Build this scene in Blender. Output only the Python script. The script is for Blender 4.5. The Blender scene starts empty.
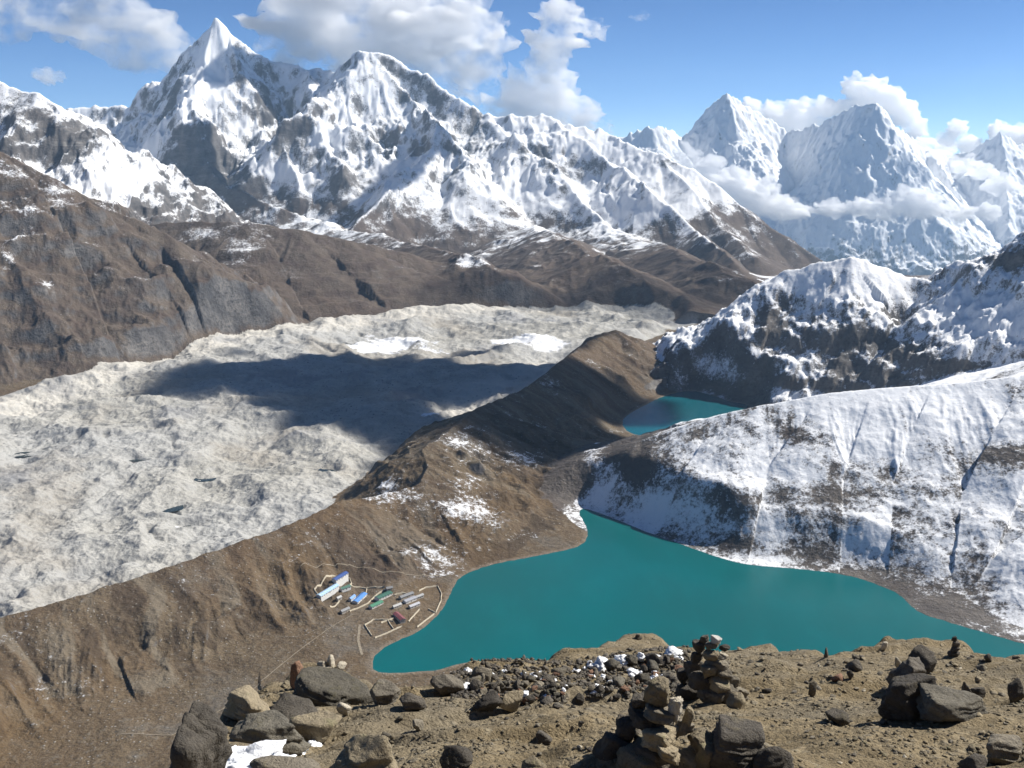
import bpy, bmesh, math, random
import numpy as np
from mathutils import Vector

R = 1.0            # grid density
rng = np.random.default_rng(11)
random.seed(5)
sc = bpy.context.scene
COL = sc.collection
rad = math.radians

# ------------------------------------------------------------------ camera
F = 1050.0
PITCH = rad(13.08)
CP, SP = math.cos(PITCH), math.sin(PITCH)
cam_d = bpy.data.cameras.new('camera')
cam_d.sensor_width = 36.0
cam_d.lens = F / 1024 * 36
cam_d.clip_start = 0.1
cam_d.clip_end = 120000
cam = bpy.data.objects.new('camera', cam_d)
cam.rotation_euler = (math.pi / 2 - PITCH, 0, 0)
COL.objects.link(cam)
sc.camera = cam

SUN_AZ, SUN_EL = rad(66), rad(42)
SUN = np.array([math.sin(SUN_AZ) * math.cos(SUN_EL), math.cos(SUN_AZ) * math.cos(SUN_EL), math.sin(SUN_EL)])


def ray(px, py):
    u = (px - 512) / F
    v = (384 - py) / F
    return np.array([u, CP + v * SP, -SP + v * CP])


def PY(px, py, y):            # world point seen at a pixel, y metres ahead
    d = ray(px, py)
    return d * (y / d[1])


def PZ(px, py, z):            # world point seen at a pixel, at height z
    d = ray(px, py)
    return d * (z / d[2])


# ------------------------------------------------------------------ noise
def _tab(seed):
    r = np.random.default_rng(seed)
    p = r.permutation(256).astype(np.int32)
    a = r.random(256) * 2 * np.pi
    return p, np.cos(a).astype(np.float32), np.sin(a).astype(np.float32)


_tabs = {}


def perlin(x, y, seed=0):
    if seed not in _tabs:
        _tabs[seed] = _tab(seed)
    p, gx, gy = _tabs[seed]
    xi = np.floor(x).astype(np.int32)
    yi = np.floor(y).astype(np.int32)
    xf = (x - xi).astype(np.float32)
    yf = (y - yi).astype(np.float32)
    u = xf * xf * xf * (xf * (xf * 6 - 15) + 10)
    v = yf * yf * yf * (yf * (yf * 6 - 15) + 10)
    x0 = p[xi & 255]
    x1 = p[(xi + 1) & 255]
    y0 = yi & 255
    y1 = (yi + 1) & 255

    def g(h, dx, dy):
        return gx[h] * dx + gy[h] * dy
    a = g(p[(x0 + y0) & 255], xf, yf)
    b = g(p[(x1 + y0) & 255], xf - 1, yf)
    c = g(p[(x0 + y1) & 255], xf, yf - 1)
    d = g(p[(x1 + y1) & 255], xf - 1, yf - 1)
    ab = a + u * (b - a)
    cd = c + u * (d - c)
    return (ab + v * (cd - ab)) * 1.5


def fbm(x, y, oct=4, seed=0, gain=0.5):
    s = 0
    a = 1.0
    for i in range(oct):
        s = s + a * perlin(x, y, seed + i)
        x = x * 2.03 + 17.3
        y = y * 2.03 - 9.1
        a *= gain
    return s


def ridged(x, y, oct=4, seed=0, gain=0.5):      # 0..~1, sharp crests up
    s = 0
    a = 0.5
    w = 1.0
    for i in range(oct):
        n = 1 - np.abs(perlin(x, y, seed + i))
        n = n * n
        s = s + a * n * w
        w = np.clip(n * 1.6, 0, 1)
        x = x * 2.07 + 5.3
        y = y * 2.07 + 3.1
        a *= gain
    return s


def facets(x, y, seed=0):
    """distance to the nearest of scattered points: flat facets meeting in sharp crests, 0..~1"""
    r = np.random.default_rng(seed + 9000)
    T1, T2 = r.random(65536).astype(np.float32), r.random(65536).astype(np.float32)
    xi = np.floor(x).astype(np.int32)
    yi = np.floor(y).astype(np.int32)
    xf = (x - xi).astype(np.float32)
    yf = (y - yi).astype(np.float32)
    best = np.full(np.shape(x), 9.0, np.float32)
    for i in (-1, 0, 1):
        for j in (-1, 0, 1):
            k = ((xi + i) * 7919 + (yi + j) * 104729) & 65535
            dx = i + T1[k] - xf
            dy = j + T2[k] - yf
            best = np.minimum(best, dx * dx + dy * dy)
    return np.sqrt(best)


def crags(x, y, oct=3, seed=0, gain=.5):
    s = 0
    a = 1.0
    t = 0
    for i in range(oct):
        s = s + a * facets(x, y, seed + i)
        t += a
        x = x * 2.17 + .31 * y + 3.7
        y = y * 2.17 - .27 * x - 1.9
        a *= gain
    return s / t


def sstep(a, b, x):
    t = np.clip((x - a) / (b - a), 0, 1)
    return t * t * (3 - 2 * t)


# ------------------------------------------------------------------ geometry of ridges and outlines
def roof(X, Y, pts, want_t=False, conc=0.0, k=400.0, wall=0.0, wk=120.0):
    """height of a ridge whose crest runs through pts (x,y,z,slope_left,slope_right)"""
    pts = np.asarray(pts, dtype=np.float32)
    best = np.full(X.shape, -1e9, np.float32)
    bt = np.zeros(X.shape, np.float32)
    bd = np.zeros(X.shape, np.float32)
    L = 0.0
    for i in range(len(pts) - 1):
        a, b = pts[i], pts[i + 1]
        dx, dy = b[0] - a[0], b[1] - a[1]
        ll = max(dx * dx + dy * dy, 1e-6)
        ln = math.sqrt(ll)
        t = np.clip(((X - a[0]) * dx + (Y - a[1]) * dy) / ll, 0, 1)
        qx = X - (a[0] + t * dx)
        qy = Y - (a[1] + t * dy)
        d = np.sqrt(qx * qx + qy * qy)
        side = (dx * qy - dy * qx)
        w = np.clip(side / (ln * (d + 1e-3)) * 1.5 * 0.5 + 0.5, 0, 1)   # 1: left of travel
        sl = (a[3] + t * (b[3] - a[3])) * w + (a[4] + t * (b[4] - a[4])) * (1 - w)
        drop = sl * d
        if conc:
            drop = drop + conc * sl * k * (1 - np.exp(-d / k))
        if wall:
            d = np.sqrt(d * d + 900.0) - 30.0
            drop = sl * d + conc * sl * k * (1 - np.exp(-d / k))
            drop = drop + wall * (1 - np.exp(-d / wk))
        h = a[2] + t * (b[2] - a[2]) - drop
        m = h > best
        best = np.where(m, h, best)
        if want_t:
            bt = np.where(m, L + t * ln, bt)
            bd = np.where(m, d, bd)
        L += ln
    if want_t:
        return best, bt, bd
    return best


def line(tab, kind='y', sl=0.5, sr=0.5):
    out = []
    for r in tab:
        p = PY(*r[:3]) if kind == 'y' else PZ(*r[:3])
        a = r[3] if len(r) > 3 else sl
        b = r[4] if len(r) > 4 else sr
        out.append((p[0], p[1], p[2], a, b))
    return np.array(out)


def inside(X, Y, poly):
    c = np.zeros(X.shape, bool)
    n = len(poly)
    for i in range(n):
        x0, y0 = poly[i][:2]
        x1, y1 = poly[(i + 1) % n][:2]
        if y0 == y1:
            continue
        m = ((y0 > Y) != (y1 > Y)) & (X < (x1 - x0) * (Y - y0) / (y1 - y0) + x0)
        c ^= m
    return c


def sdist(X, Y, poly, reach):
    """signed distance, + outside; only exact within reach"""
    poly = np.asarray(poly)
    x0, y0 = poly[:, 0].min() - reach, poly[:, 1].min() - reach
    x1, y1 = poly[:, 0].max() + reach, poly[:, 1].max() + reach
    out = np.full(X.shape, reach, np.float32)
    m = (X > x0) & (X < x1) & (Y > y0) & (Y < y1)
    xs, ys = X[m], Y[m]
    d2 = np.full(xs.shape, 1e12, np.float32)
    n = len(poly)
    for i in range(n):
        a, b = poly[i], poly[(i + 1) % n]
        dx, dy = b[0] - a[0], b[1] - a[1]
        t = np.clip(((xs - a[0]) * dx + (ys - a[1]) * dy) / max(dx * dx + dy * dy, 1e-6), 0, 1)
        q = (xs - a[0] - t * dx) ** 2 + (ys - a[1] - t * dy) ** 2
        d2 = np.minimum(d2, q)
    d = np.sqrt(d2)
    ins = inside(xs, ys, poly)
    out[m] = np.where(ins, -d, np.minimum(d, reach))
    return out


def smooth_poly(p, n=4):
    p = np.asarray(p, float)
    out = []
    N = len(p)
    for i in range(N):
        p0, p1, p2, p3 = p[i - 1], p[i], p[(i + 1) % N], p[(i + 2) % N]
        for k in range(n):
            t = k / n
            out.append(0.5 * ((2 * p1) + (-p0 + p2) * t + (2 * p0 - 5 * p1 + 4 * p2 - p3) * t * t + (-p0 + 3 * p1 - 3 * p2 + p3) * t ** 3))
    return np.array(out)


LAKE1_Z, LAKE2_Z, LAKE3_Z = -585.0, -600.0, -606.0
LAKE1 = smooth_poly([PZ(a, b, LAKE1_Z)[:2] for a, b in [
    (378, 672), (374, 657), (392, 643), (420, 630), (441, 610), (452, 590), (462, 576), (490, 565), (530, 557), (565, 550),
    (583, 543), (587, 530), (579, 513), (586, 509), (610, 517), (650, 533), (692, 548), (740, 563), (800, 569), (850, 576), (895, 592),
    (918, 611), (955, 624), (1000, 637), (1040, 652), (1050, 690), (980, 705), (850, 712), (700, 705), (600, 690), (540, 672), (500, 662), (465, 663), (430, 671)]], 4)
LAKE2 = smooth_poly([PZ(a, b, LAKE2_Z)[:2] for a, b in [
    (626, 430), (624, 418), (645, 405), (665, 396), (688, 391), (708, 394), (728, 401), (748, 406), (735, 418), (700, 424), (670, 430), (645, 436)]], 4)
LAKE3 = smooth_poly([PZ(a, b, LAKE3_Z)[:2] for a, b in [
    (656, 353), (664, 347), (682, 345), (697, 348), (694, 355), (676, 358)]], 4)

# glacier outline (on its own level)
GZ = -590.0
GLAC = smooth_poly([PZ(a, b, GZ)[:2] for a, b in [
    (-700, 700), (-260, 690), (0, 640), (200, 580), (320, 530), (400, 480), (470, 425), (560, 385), (625, 350), (648, 336), (675, 326), (700, 318), (670, 308), (600, 303), (520, 303), (440, 309),
    (400, 314), (330, 320), (290, 327), (220, 335), (150, 352), (80, 368), (0, 393), (-160, 430), (-420, 470), (-800, 520)]], 3)

MORAINE = line([(-500, 850, -540), (-200, 702, -541), (0, 617, -541), (100, 588, -538), (200, 556, -535), (310, 517, -529), (345, 498, -524), (366, 497, -531), (398, 491, -532), (420, 482, -524), (428, 466, -511),
                (422, 449, -500), (450, 433, -506), (478, 408, -500), (505, 398, -508), (535, 384, -514), (562, 362, -506),
                (590, 341, -499), (617, 331, -494), (640, 339, -512), (656, 352, -552), (668, 364, -592)], 'z', 0.8, 0.30)
MORAINE[4:11, 3] = 1.35
MORAINE[10:, 4] = 0.42
MORAINE[16:, 4] = 0.5
KNOB = line([(424, 450, -502), (446, 434, -500), (469, 418, -495), (490, 423, -506), (512, 437, -524), (556, 467, -560), (580, 500, -583)], 'z', 0.55, 0.36)
KNOB2 = line([(470, 412, -503), (500, 414, -508), (540, 428, -535), (580, 440, -560), (612, 446, -580)], 'z', 0.5, 0.35)
KNOB3 = line([(600, 334, -496), (617, 330, -492), (634, 343, -512), (648, 358, -545), (662, 376, -590)], 'z', 0.55, 0.45)
SPUR = line([(556, 494, 1700), (575, 476, 1698), (600, 461, 1695), (640, 440, 1690), (700, 419, 1680), (760, 405, 1668), (820, 396, 1660),
             (870, 391, 1655), (930, 385, 1645), (1024, 374, 1625), (1150, 345, 1600), (1400, 270, 1550), (2000, 100, 1500)], 'y', 0.42, 0.53)
RIDGE2 = line([(655, 385, 2480), (672, 378, 2540), (692, 360, 2610), (712, 335, 2640), (735, 310, 2650), (760, 290, 2650), (790, 271, 2640), (822, 262, 2620), (850, 257, 2600),
               (882, 265, 2600), (908, 276, 2590), (930, 281, 2560), (950, 276, 2530), (975, 262, 2490), (1000, 249, 2450), (1024, 237, 2420),
               (1110, 190, 2350), (1260, 120, 2300), (1700, 40, 2200)], 'y', 0.62, 0.85)
HILL1 = line([(-700, -40, 3650), (-250, 60, 3500), (-100, 104, 3430), (0, 147, 3380), (50, 174, 3350), (100, 204, 3330), (160, 234, 3320),
              (200, 260, 3300, .7, .78), (235, 288, 3290, .7, .85), (262, 314, 3290, .7, .85), (288, 332, 3300, .7, .85)], 'y', 0.7, 0.66)
HILL2 = line([(60, 215, 4300), (150, 224, 4200), (200, 221, 4150), (250, 222, 4080), (300, 230, 4080), (345, 238, 4100), (400, 252, 4150),
              (450, 270, 4200), (500, 290, 4280), (545, 304, 4350)], 'y', 0.5, 0.42)
LEFTR = line([(-700, -40, 6000), (-150, 52, 5600), (-60, 66, 5600), (-15, 74, 5600), (8, 84, 5560), (28, 92, 5530), (42, 90, 5500), (60, 103, 5460, .9, 1.0), (78, 122, 5430, .9, 1.1), (95, 150, 5380, .9, 1.2), (112, 180, 5300, .9, 1.3), (124, 200, 5200, .9, 1.3)], 'y', 0.7, 0.75)
MAIN = line([(-300, 60, 9400), (0, 110, 9200), (60, 112, 9200), (80, 106, 9200), (110, 107, 9200), (140, 106, 9200), (160, 110, 9200), (172, 102, 9150), (184, 84, 9100), (197, 66, 9050), (203, 42, 9000),
             (210, 30, 9000), (217, 22, 9000), (223, 24, 9000), (234, 35, 9000), (250, 48, 9050), (280, 60, 9100), (310, 66, 9100),
             (335, 68, 9000), (350, 56, 8900), (365, 48, 8800), (380, 50, 8800), (400, 61, 8800), (425, 72, 8700), (442, 88, 8600),
             (462, 104, 8500), (480, 113, 8500), (510, 111, 8400), (540, 111, 8400), (570, 123, 8300), (600, 131, 8300),
             (640, 149, 8000), (662, 153, 7800), (690, 167, 7600), (720, 186, 7400), (750, 213, 7200), (790, 239, 7000), (824, 262, 6800),
             (860, 300, 6500)], 'y', 0.9, 0.68)
MAIN2 = MAIN[27:].copy()
MAIN = MAIN[:30].copy()
# steeper around the highest peak, gentler on the right hand tail
for _i in range(len(MAIN)):
    _p = MAIN[_i]
    if 7 <= _i <= 16:
        _p[4] = 0.85
MAIN2[4:, 4] = 0.55


def spur_line(tab, sl=0.85, sr=0.85, ):
    out = []
    for px, py, proud in tab:
        d = ray(px, py)
        ys = np.linspace(9600, 3600, 900).astype(np.float32)
        xs = (ys * d[0] / d[1]).astype(np.float32)
        zr = ys * d[2] / d[1]
        zm = np.maximum(roof(xs, ys, MAIN, False, 0.10, 500, 170, 110), roof(xs, ys, MAIN2, False, 0.10, 500))
        zm = np.maximum(zm, -600 - (ys - 3500) * 0.05)
        g = zr - zm - proud
        k = np.argmax(g > 0)
        # first y (from the front) where the ray is exactly proud above the mountain
        idx = np.where(g[:-1] * g[1:] <= 0)[0]
        k = idx[-1] if len(idx) else int(np.argmin(np.abs(g)))
        out.append((xs[k], ys[k], zr[k], sl, sr))
    return np.array(out)


SPURS = [
    spur_line([(214, 26, 8), (207, 60, 40), (198, 95, 90), (190, 118, 150), (203, 150, 230), (232, 182, 240), (272, 204, 170), (322, 222, 60)], 1.05, 0.9),
    spur_line([(232, 33, 5), (246, 80, 60), (262, 120, 90), (285, 150, 90), (300, 185, 60)], 1.0, 1.0),
    spur_line([(305, 66, 8), (312, 105, 70), (330, 148, 110), (345, 180, 120)], 0.95, 0.95),
    spur_line([(372, 50, 8), (415, 95, 60), (436, 132, 180), (417, 165, 300), (388, 200, 320), (352, 228, 220)], 0.95, 0.7),
    spur_line([(436, 132, 180), (470, 160, 210), (495, 192, 190), (520, 226, 130), (560, 255, 50)], 0.7, 0.6),
    spur_line([(485, 113, 5), (520, 140, 90), (560, 165, 150), (575, 195, 160), (610, 230, 120)], 0.8, 0.8),
    spur_line([(545, 112, 5), (592, 148, 80), (622, 165, 120), (655, 195, 160), (690, 225, 160), (735, 262, 100)], 0.75, 0.75),
    spur_line([(662, 154, 5), (690, 190, 60), (720, 225, 80), (760, 258, 60)], 0.6, 0.6),
    spur_line([(110, 107, 5), (118, 128, 40), (140, 160, 60), (165, 190, 60)], 0.8, 0.8),
    spur_line([(250, 210, 60), (320, 222, 140), (400, 238, 200), (470, 262, 170), (545, 296, 80)], 0.40, 0.36),
    spur_line([(480, 215, 60), (530, 226, 180), (600, 254, 190), (670, 290, 110), (705, 322, 30)], 0.40, 0.36),
    spur_line([(590, 222, 60), (660, 245, 150), (725, 272, 140), (775, 300, 60)], 0.40, 0.36),
]


# ------------------------------------------------------------------ the terrain sheet as a height function
def near_slope(X, Y):
    return -4 - 0.80 * np.sqrt(X * X * 0.5 + Y * Y)


BAND = {}


def height(X, Y, want=False):
    X = X.astype(np.float32)
    Y = Y.astype(np.float32)
    wx = fbm(X / 900, Y / 900, 3, 300) * 90
    wy = fbm(X / 900 + 7, Y / 900 - 4, 3, 310) * 90
    # valley floor falling away down the valley
    base = -585.0 - np.clip(Y - 1700, 0, 1000) * 0.018 - np.clip(Y - 3600, 0, 2000) * 0.05 - np.clip(Y - 5600, 0, None) * 0.21
    base = base + fbm(X / 160, Y / 160, 4, 20) * 3.5
    h = base.copy()
    code = np.zeros(X.shape, np.uint8)           # 0 valley floor 1 moraine 2 snow spur 3 ridge2 4 hill 5 mountain 6 glacier 7 near hill

    def put(z, c, soft=0.0):
        nonlocal h, code
        m = z > h
        code = np.where(m, c, code)
        if soft:
            dd = np.clip(1 - np.abs(h - z) / soft, 0, 1)
            h = np.maximum(h, z) + dd * dd * soft * 0.25
        else:
            h = np.maximum(h, z)

    # near slope under the summit
    nz = near_slope(X, Y) + fbm(X / 60, Y / 60, 4, 30) * 6
    put(nz, 7, 25)
    # hummocky bench between moraine and lake
    # moraine
    m0, mt, md = roof(X + wx * 0.10, Y + wy * 0.10, MORAINE, True)
    gul = ridged(mt / 62 + md / 260 + perlin(md / 120, mt / 150, 41) * 0.35, md / 900, 4, 42)
    BAND['v'] = fbm(mt / 34 + md / 140 + perlin(md / 90, mt / 90, 43) * .6, md / 260, 4, 46)
    z = m0 - (0.42 - gul) * np.clip(md, 0, 150) * 0.085 + fbm(X / 40, Y / 40, 5, 44) * 2.8 + (ridged(X / 150, Y / 150, 5, 47) - .45) * 24 * sstep(5, 130, md)
    for kk, kn in enumerate((KNOB, KNOB2, KNOB3)):
        k0, kt, kdd = roof(X + wx * 0.12, Y + wy * 0.12, kn, True)
        z = np.maximum(z, k0 + (ridged(kt / 70 + kk, kdd / 260, 4, 142) - .45) * np.clip(kdd, 0, 90) * .30 + (ridged(X / 70, Y / 70, 5, 145) - .45) * 14 * sstep(0, 60, kdd) + fbm(X / 30, Y / 30, 5, 144) * 2.6)
    mor = z
    put(z, 1, 12)
    # snow spur right of the lake
    s0, st, sd_ = roof(X + wx * 0.12, Y + wy * 0.12, SPUR, True)
    gul = ridged(st / 55 + perlin(sd_ / 120, st / 90, 51) * 0.35, sd_ / 700, 4, 52)
    z = s0 - (0.5 - gul) * np.clip(sd_, 0, 150) * 0.12 + (ridged(X / 70 + wx / 200, Y / 70, 6, 54, .55) - .5) * 4.5 * sstep(0, 60, sd_) + fbm(X / 14, Y / 14, 3, 58) * .6 + fbm(X / 260, Y / 260, 2, 57) * 6
    z = z - (.5 - ridged(st / 17 + perlin(sd_ / 60, st / 40, 151) * .5, sd_ / 260, 3, 152)) * 2.4 * sstep(10, 80, sd_)
    BAND['s'] = fbm(st / 13 + perlin(sd_ / 70, st / 50, 153) * .7, sd_ / 190, 4, 154)
    put(z, 2, 18)
    # ridge 2 (craggy)
    r0, rt, rd = roof(X + wx * 0.35, Y + wy * 0.35, RIDGE2, True)
    crag = crags(X / 210 + wx / 300, Y / 240 + wy / 300, 5, 60, .5) - .45
    gul = ridged(rt / 130 + perlin(rd / 200, rt / 160, 61) * 0.5, rd / 700, 4, 62) - 0.45
    amp = sstep(0, 130, rd)
    cl = fbm(X / 210, Y / 210, 3, 66)
    z = r0 + crag * (10 + 95 * amp) + gul * 36 * amp + fbm(X / 45, Y / 45, 4, 64) * 5
    # rock steps: terrace the slope so that cliffs stand out of it
    stp = 70.0
    zz = z / stp + cl * 0.4
    fr = zz - np.floor(zz)
    z = z + ((sstep(0.35, 0.75, fr) - fr) * stp) * 0.18 * amp * sstep(-0.25, 0.35, cl + 0.15) + (ridged(X / 62 + wx / 90, Y / 62, 5, 68) - .5) * 17 * amp
    put(z, 3, 15)
    # left hill
    a0, at, ad = roof(X + wx * 0.4, Y + wy * 0.4, HILL1, True)
    gul = ridged(at / 150 + perlin(ad / 260, at / 170, 71) * 0.55, ad / 1300, 5, 72) - 0.45
    amp = sstep(0, 260, ad)
    z = a0 + (ridged(at / 52 + perlin(ad / 90, at / 60, 77) * .4, ad / 520, 4, 78) - .45) * 38 * amp + gul * 115 * amp + (ridged(X / 260, Y / 260, 6, 74) - 0.5) * 60 * amp + fbm(X / 50, Y / 50, 4, 76) * 5
    put(z, 4, 20)
    b0, bt, bd = roof(X + wx * 0.5, Y + wy * 0.5, HILL2, True)
    gul = ridged(bt / 260 + perlin(bd / 300, bt / 300, 81) * 0.5, bd / 1500, 4, 82) - 0.45
    z = b0 + (ridged(bt / 70 + perlin(bd / 120, bt / 80, 87) * .4, bd / 700, 4, 88) - .45) * 22 * sstep(0, 200, bd) + gul * 70 * sstep(0, 300, bd) + fbm(X / 70, Y / 70, 4, 84) * 5
    put(z, 4, 20)
    # mountains
    far = Y > 3500
    xf, yf = X[far], Y[far]
    wxf, wyf = wx[far], wy[far]
    M = np.full(xf.shape, -1e9, np.float32)
    l0, lt, ld = roof(xf + wxf * 0.5, yf + wyf * 0.5, LEFTR, True)
    am = sstep(0, 350, ld)
    l0 = l0 + (crags(xf / 330 + wxf / 500, yf / 430 + wyf / 500, 5, 90, .52) - 0.45) * (40 + 190 * am) + (ridged(xf / 300, yf / 700, 5, 98) - .5) * 70 * am
    m0, mt2, md2 = roof(xf + wxf * 0.45, yf + wyf * 0.45, MAIN, True, 0.10, 500, 170, 110)
    m1_, mt3, md3 = roof(xf + wxf * 0.35, yf + wyf * 0.35, MAIN2, True, 0.10, 500)
    md2 = np.where(m1_ > m0, md3, md2)
    mt2 = np.where(m1_ > m0, mt3 + 3000, mt2)
    m0 = np.maximum(m0, m1_)
    S = m0
    for sp in SPURS:
        s1 = roof(xf + wxf * 0.5, yf + wyf * 0.5, sp)
        S = np.maximum(S, s1)
    am = sstep(0, 700, md2)
    lowk = sstep(-560, 150, S)
    gul = ridged(xf / 430 + wxf / 260 + perlin(yf / 700, xf / 600, 96) * 0.6, yf / 2400, 5, 97) - 0.45
    ww = fbm(xf / 260, yf / 260, 3, 118) * .25
    S = S + (ridged(xf / 1000 + wxf / 500, yf / 1000 + wyf / 500, 3, 100, 0.5) - 0.5) * (50 + 190 * am) * (0.14 + 0.86 * lowk) + gul * 110 * am * (0.3 + 0.7 * lowk) \
        + (crags(xf / 620 + ww, yf / 1000 + ww, 4, 110, .52) - .45) * (60 + 310 * am) * (.16 + .84 * lowk) \
        + (ridged(xf / 80 + wxf / 90, yf / 110, 4, 115) - 0.5) * (14 + 8 * am) * (0.25 + 0.75 * lowk) + (crags(xf / 150 + ww, yf / 210, 3, 119) - .5) * 75 * (1 - .55 * am) * lowk
    M = np.maximum(S, l0)
    mm = np.full(X.shape, -1e9, np.float32)
    mm[far] = M
    put(mm, 5, 60)

    # glacier
    gsd = sdist(X, Y, GLAC, 400)
    gin = sstep(12, -45, gsd)
    hum = ridged(X / 150 + wx / 400, Y / 150 + wy / 400, 5, 120, 0.55) - 0.5
    hum2 = fbm(X / 75, Y / 75, 4, 125)
    dpit = ridged(X / 330 + 3, Y / 330, 2, 128)
    gz = GZ - 4 - np.clip(Y - 3600, 0, None) * 0.01 + hum * 13 + (ridged(X / 300 + wx / 300, Y / 300 + wy / 300, 3, 131, .45) - .45) * 34 + hum2 * 5 + (ridged(X / 46, Y / 46, 5, 126, .6) - .45) * 4.2 - sstep(0.62, 0.8, dpit) * 12 + fbm(X / 420, Y / 420, 2, 129) * 10
    # a raised lateral rim along the far bank
    rim = np.exp(-((gsd + 70) / 45.0) ** 2) * 16 * sstep(2300, 2700, Y + X * 0 + np.abs(X) * 0.6)
    gz = gz + rim * (0.6 + 0.8 * fbm(X / 130, Y / 130, 2, 127))
    for px, py, hh, ww in ((352, 325, 34, 60), (330, 330, 20, 50), (398, 320, 30, 55), (445, 315, 34, 70), (470, 313, 20, 60), (290, 335, 26, 70), (255, 342, 22, 60), (215, 352, 24, 70), (160, 366, 22, 60), (110, 378, 20, 60), (290, 440, 18, 40)):
        q = PZ(px, py, GZ)
        gz = gz + hh * np.exp(-np.sqrt(((X - q[0]) / ww) ** 2 + ((Y - q[1]) / ww) ** 2 + .05)) * 1.1
    for px, py, hh, ww in ((135, 456, 12, 16), (170, 508, 12, 22), (185, 518, 9, 18), (25, 455, 14, 20), (18, 480, 10, 16), (205, 478, 9, 14), (60, 500, 9, 16), (8, 596, 16, 20), (250, 500, 8, 16), (330, 470, 8, 14)):
        q = PZ(px, py, GZ)
        gz = gz - hh * np.exp(-((X - q[0]) / ww) ** 2 - ((Y - q[1]) / (ww * .7)) ** 2)
    h2 = np.where(gin > 0, h * (1 - gin) + gz * gin, h)
    # where the moraine or hill stands higher than ice keep the bank
    keep = (gsd > -90) & (h > gz)
    bank = sstep(-90, -10, gsd)
    h2 = np.where(keep, np.maximum(h * bank + gz * (1 - bank), h2), h2)
    code = np.where((gsd < 0) & ~(((code == 1) | (code == 4) | (code == 5)) & (h > gz + 5) & (h2 > gz + 2)), 6, code)
    h = h2
    # shores
    for poly, lz in ((LAKE1, LAKE1_Z), (LAKE2, LAKE2_Z), (LAKE3, LAKE3_Z)):
        d = sdist(X, Y, poly, 130)
        m = d < 125
        d = d + fbm(X / 14, Y / 14, 2, 130) * 1.2
        out = lz + np.clip(d, 0, None) * 0.05 * sstep(120, 40, d) + (np.maximum(h, lz + 1.5) - lz) * sstep(0, 85, d) + 0.25 * sstep(120, 40, d)
        out = np.maximum(out, lz + 0.06 * np.clip(d, 0, 20))
        bed = lz + np.clip(d, -60, 0) * 0.4 + 0.25
        h = np.where(m, np.where(d < 0, bed, out), h)
    if want:
        return h, code, gsd
    return h


# ------------------------------------------------------------------ mesh helpers
def mesh_from(name, V, Q, smooth=True):
    me = bpy.data.meshes.new(name)
    me.vertices.add(len(V))
    me.vertices.foreach_set('co', np.ascontiguousarray(V, dtype=np.float32).ravel())
    k = Q.shape[1]
    me.loops.add(Q.size)
    me.loops.foreach_set('vertex_index', np.ascontiguousarray(Q, dtype=np.int32).ravel())
    me.polygons.add(len(Q))
    me.polygons.foreach_set('loop_start', np.arange(0, Q.size, k, dtype=np.int32))
    me.polygons.foreach_set('loop_total', np.full(len(Q), k, np.int32))
    me.update(calc_edges=True)
    if smooth:
        me.polygons.foreach_set('use_smooth', np.ones(len(Q), bool))
    return me


def attr(me, name, v):
    a = me.attributes.new(name, 'FLOAT', 'POINT')
    a.data.foreach_set('value', np.ascontiguousarray(v, dtype=np.float32))


def link(name, me, mat=None, parent=None):
    o = bpy.data.objects.new(name, me)
    COL.objects.link(o)
    if mat is not None and len(me.materials) == 0:
        me.materials.append(mat)
    if parent is not None:
        o.parent = parent
    return o


def tag(o, label=None, cat=None, group=None, kind=None):
    if label:
        o['label'] = label
    if cat:
        o['category'] = cat
    if group:
        o['group'] = group
    if kind:
        o['kind'] = kind
    return o


# ------------------------------------------------------------------ node helpers
class NT:
    def __init__(s, name):
        s.m = bpy.data.materials.new(name)
        s.m.use_nodes = True
        s.t = s.m.node_tree
        s.t.nodes.clear()
        s.out = s.t.nodes.new('ShaderNodeOutputMaterial')

    def n(s, typ, **kw):
        x = s.t.nodes.new(typ)
        for k, v in kw.items():
            if k.startswith('i_'):
                key = k[2:]
                key = int(key) if key.isdigit() else key
                s.put(x.inputs[key], v)
            else:
                setattr(x, k, v)
        return x

    def put(s, sock, v):
        if hasattr(v, 'is_linked') or isinstance(v, bpy.types.NodeSocket):
            s.t.links.new(v, sock)
        else:
            sock.default_value = v

    def math(s, op, a, b=0.0, c=0.0, clamp=False):
        x = s.n('ShaderNodeMath', operation=op, use_clamp=clamp)
        s.put(x.inputs[0], a)
        s.put(x.inputs[1], b)
        if op in ('MULTIPLY_ADD', 'SMOOTH_MIN', 'SMOOTH_MAX'):
            s.put(x.inputs[2], c)
        return x.outputs[0]

    def step(s, v, a, b, o0=0.0, o1=1.0):
        x = s.n('ShaderNodeMapRange', interpolation_type='SMOOTHSTEP')
        s.put(x.inputs['Value'], v)
        for k, q in (('From Min', a), ('From Max', b), ('To Min', o0), ('To Max', o1)):
            s.put(x.inputs[k], q)
        return x.outputs[0]

    def mix(s, f, a, b):
        x = s.n('ShaderNodeMix', data_type='RGBA')
        s.put(x.inputs[0], f)
        for i, v in ((6, a), (7, b)):
            s.put(x.inputs[i], v if not isinstance(v, tuple) else (*v, 1.0))
        return x.outputs[2]

    def noise(s, vec, scale, detail=4, rough=0.55, dist=0.0, typ='FBM'):
        x = s.n('ShaderNodeTexNoise')
        x.noise_type = typ
        s.put(x.inputs['Vector'], vec)
        s.put(x.inputs['Scale'], scale)
        s.put(x.inputs['Detail'], detail)
        s.put(x.inputs['Roughness'], rough)
        s.put(x.inputs['Distortion'], dist)
        return x.outputs[0]

    def attr(s, name):
        x = s.n('ShaderNodeAttribute', attribute_name=name)
        return x.outputs['Fac']


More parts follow.
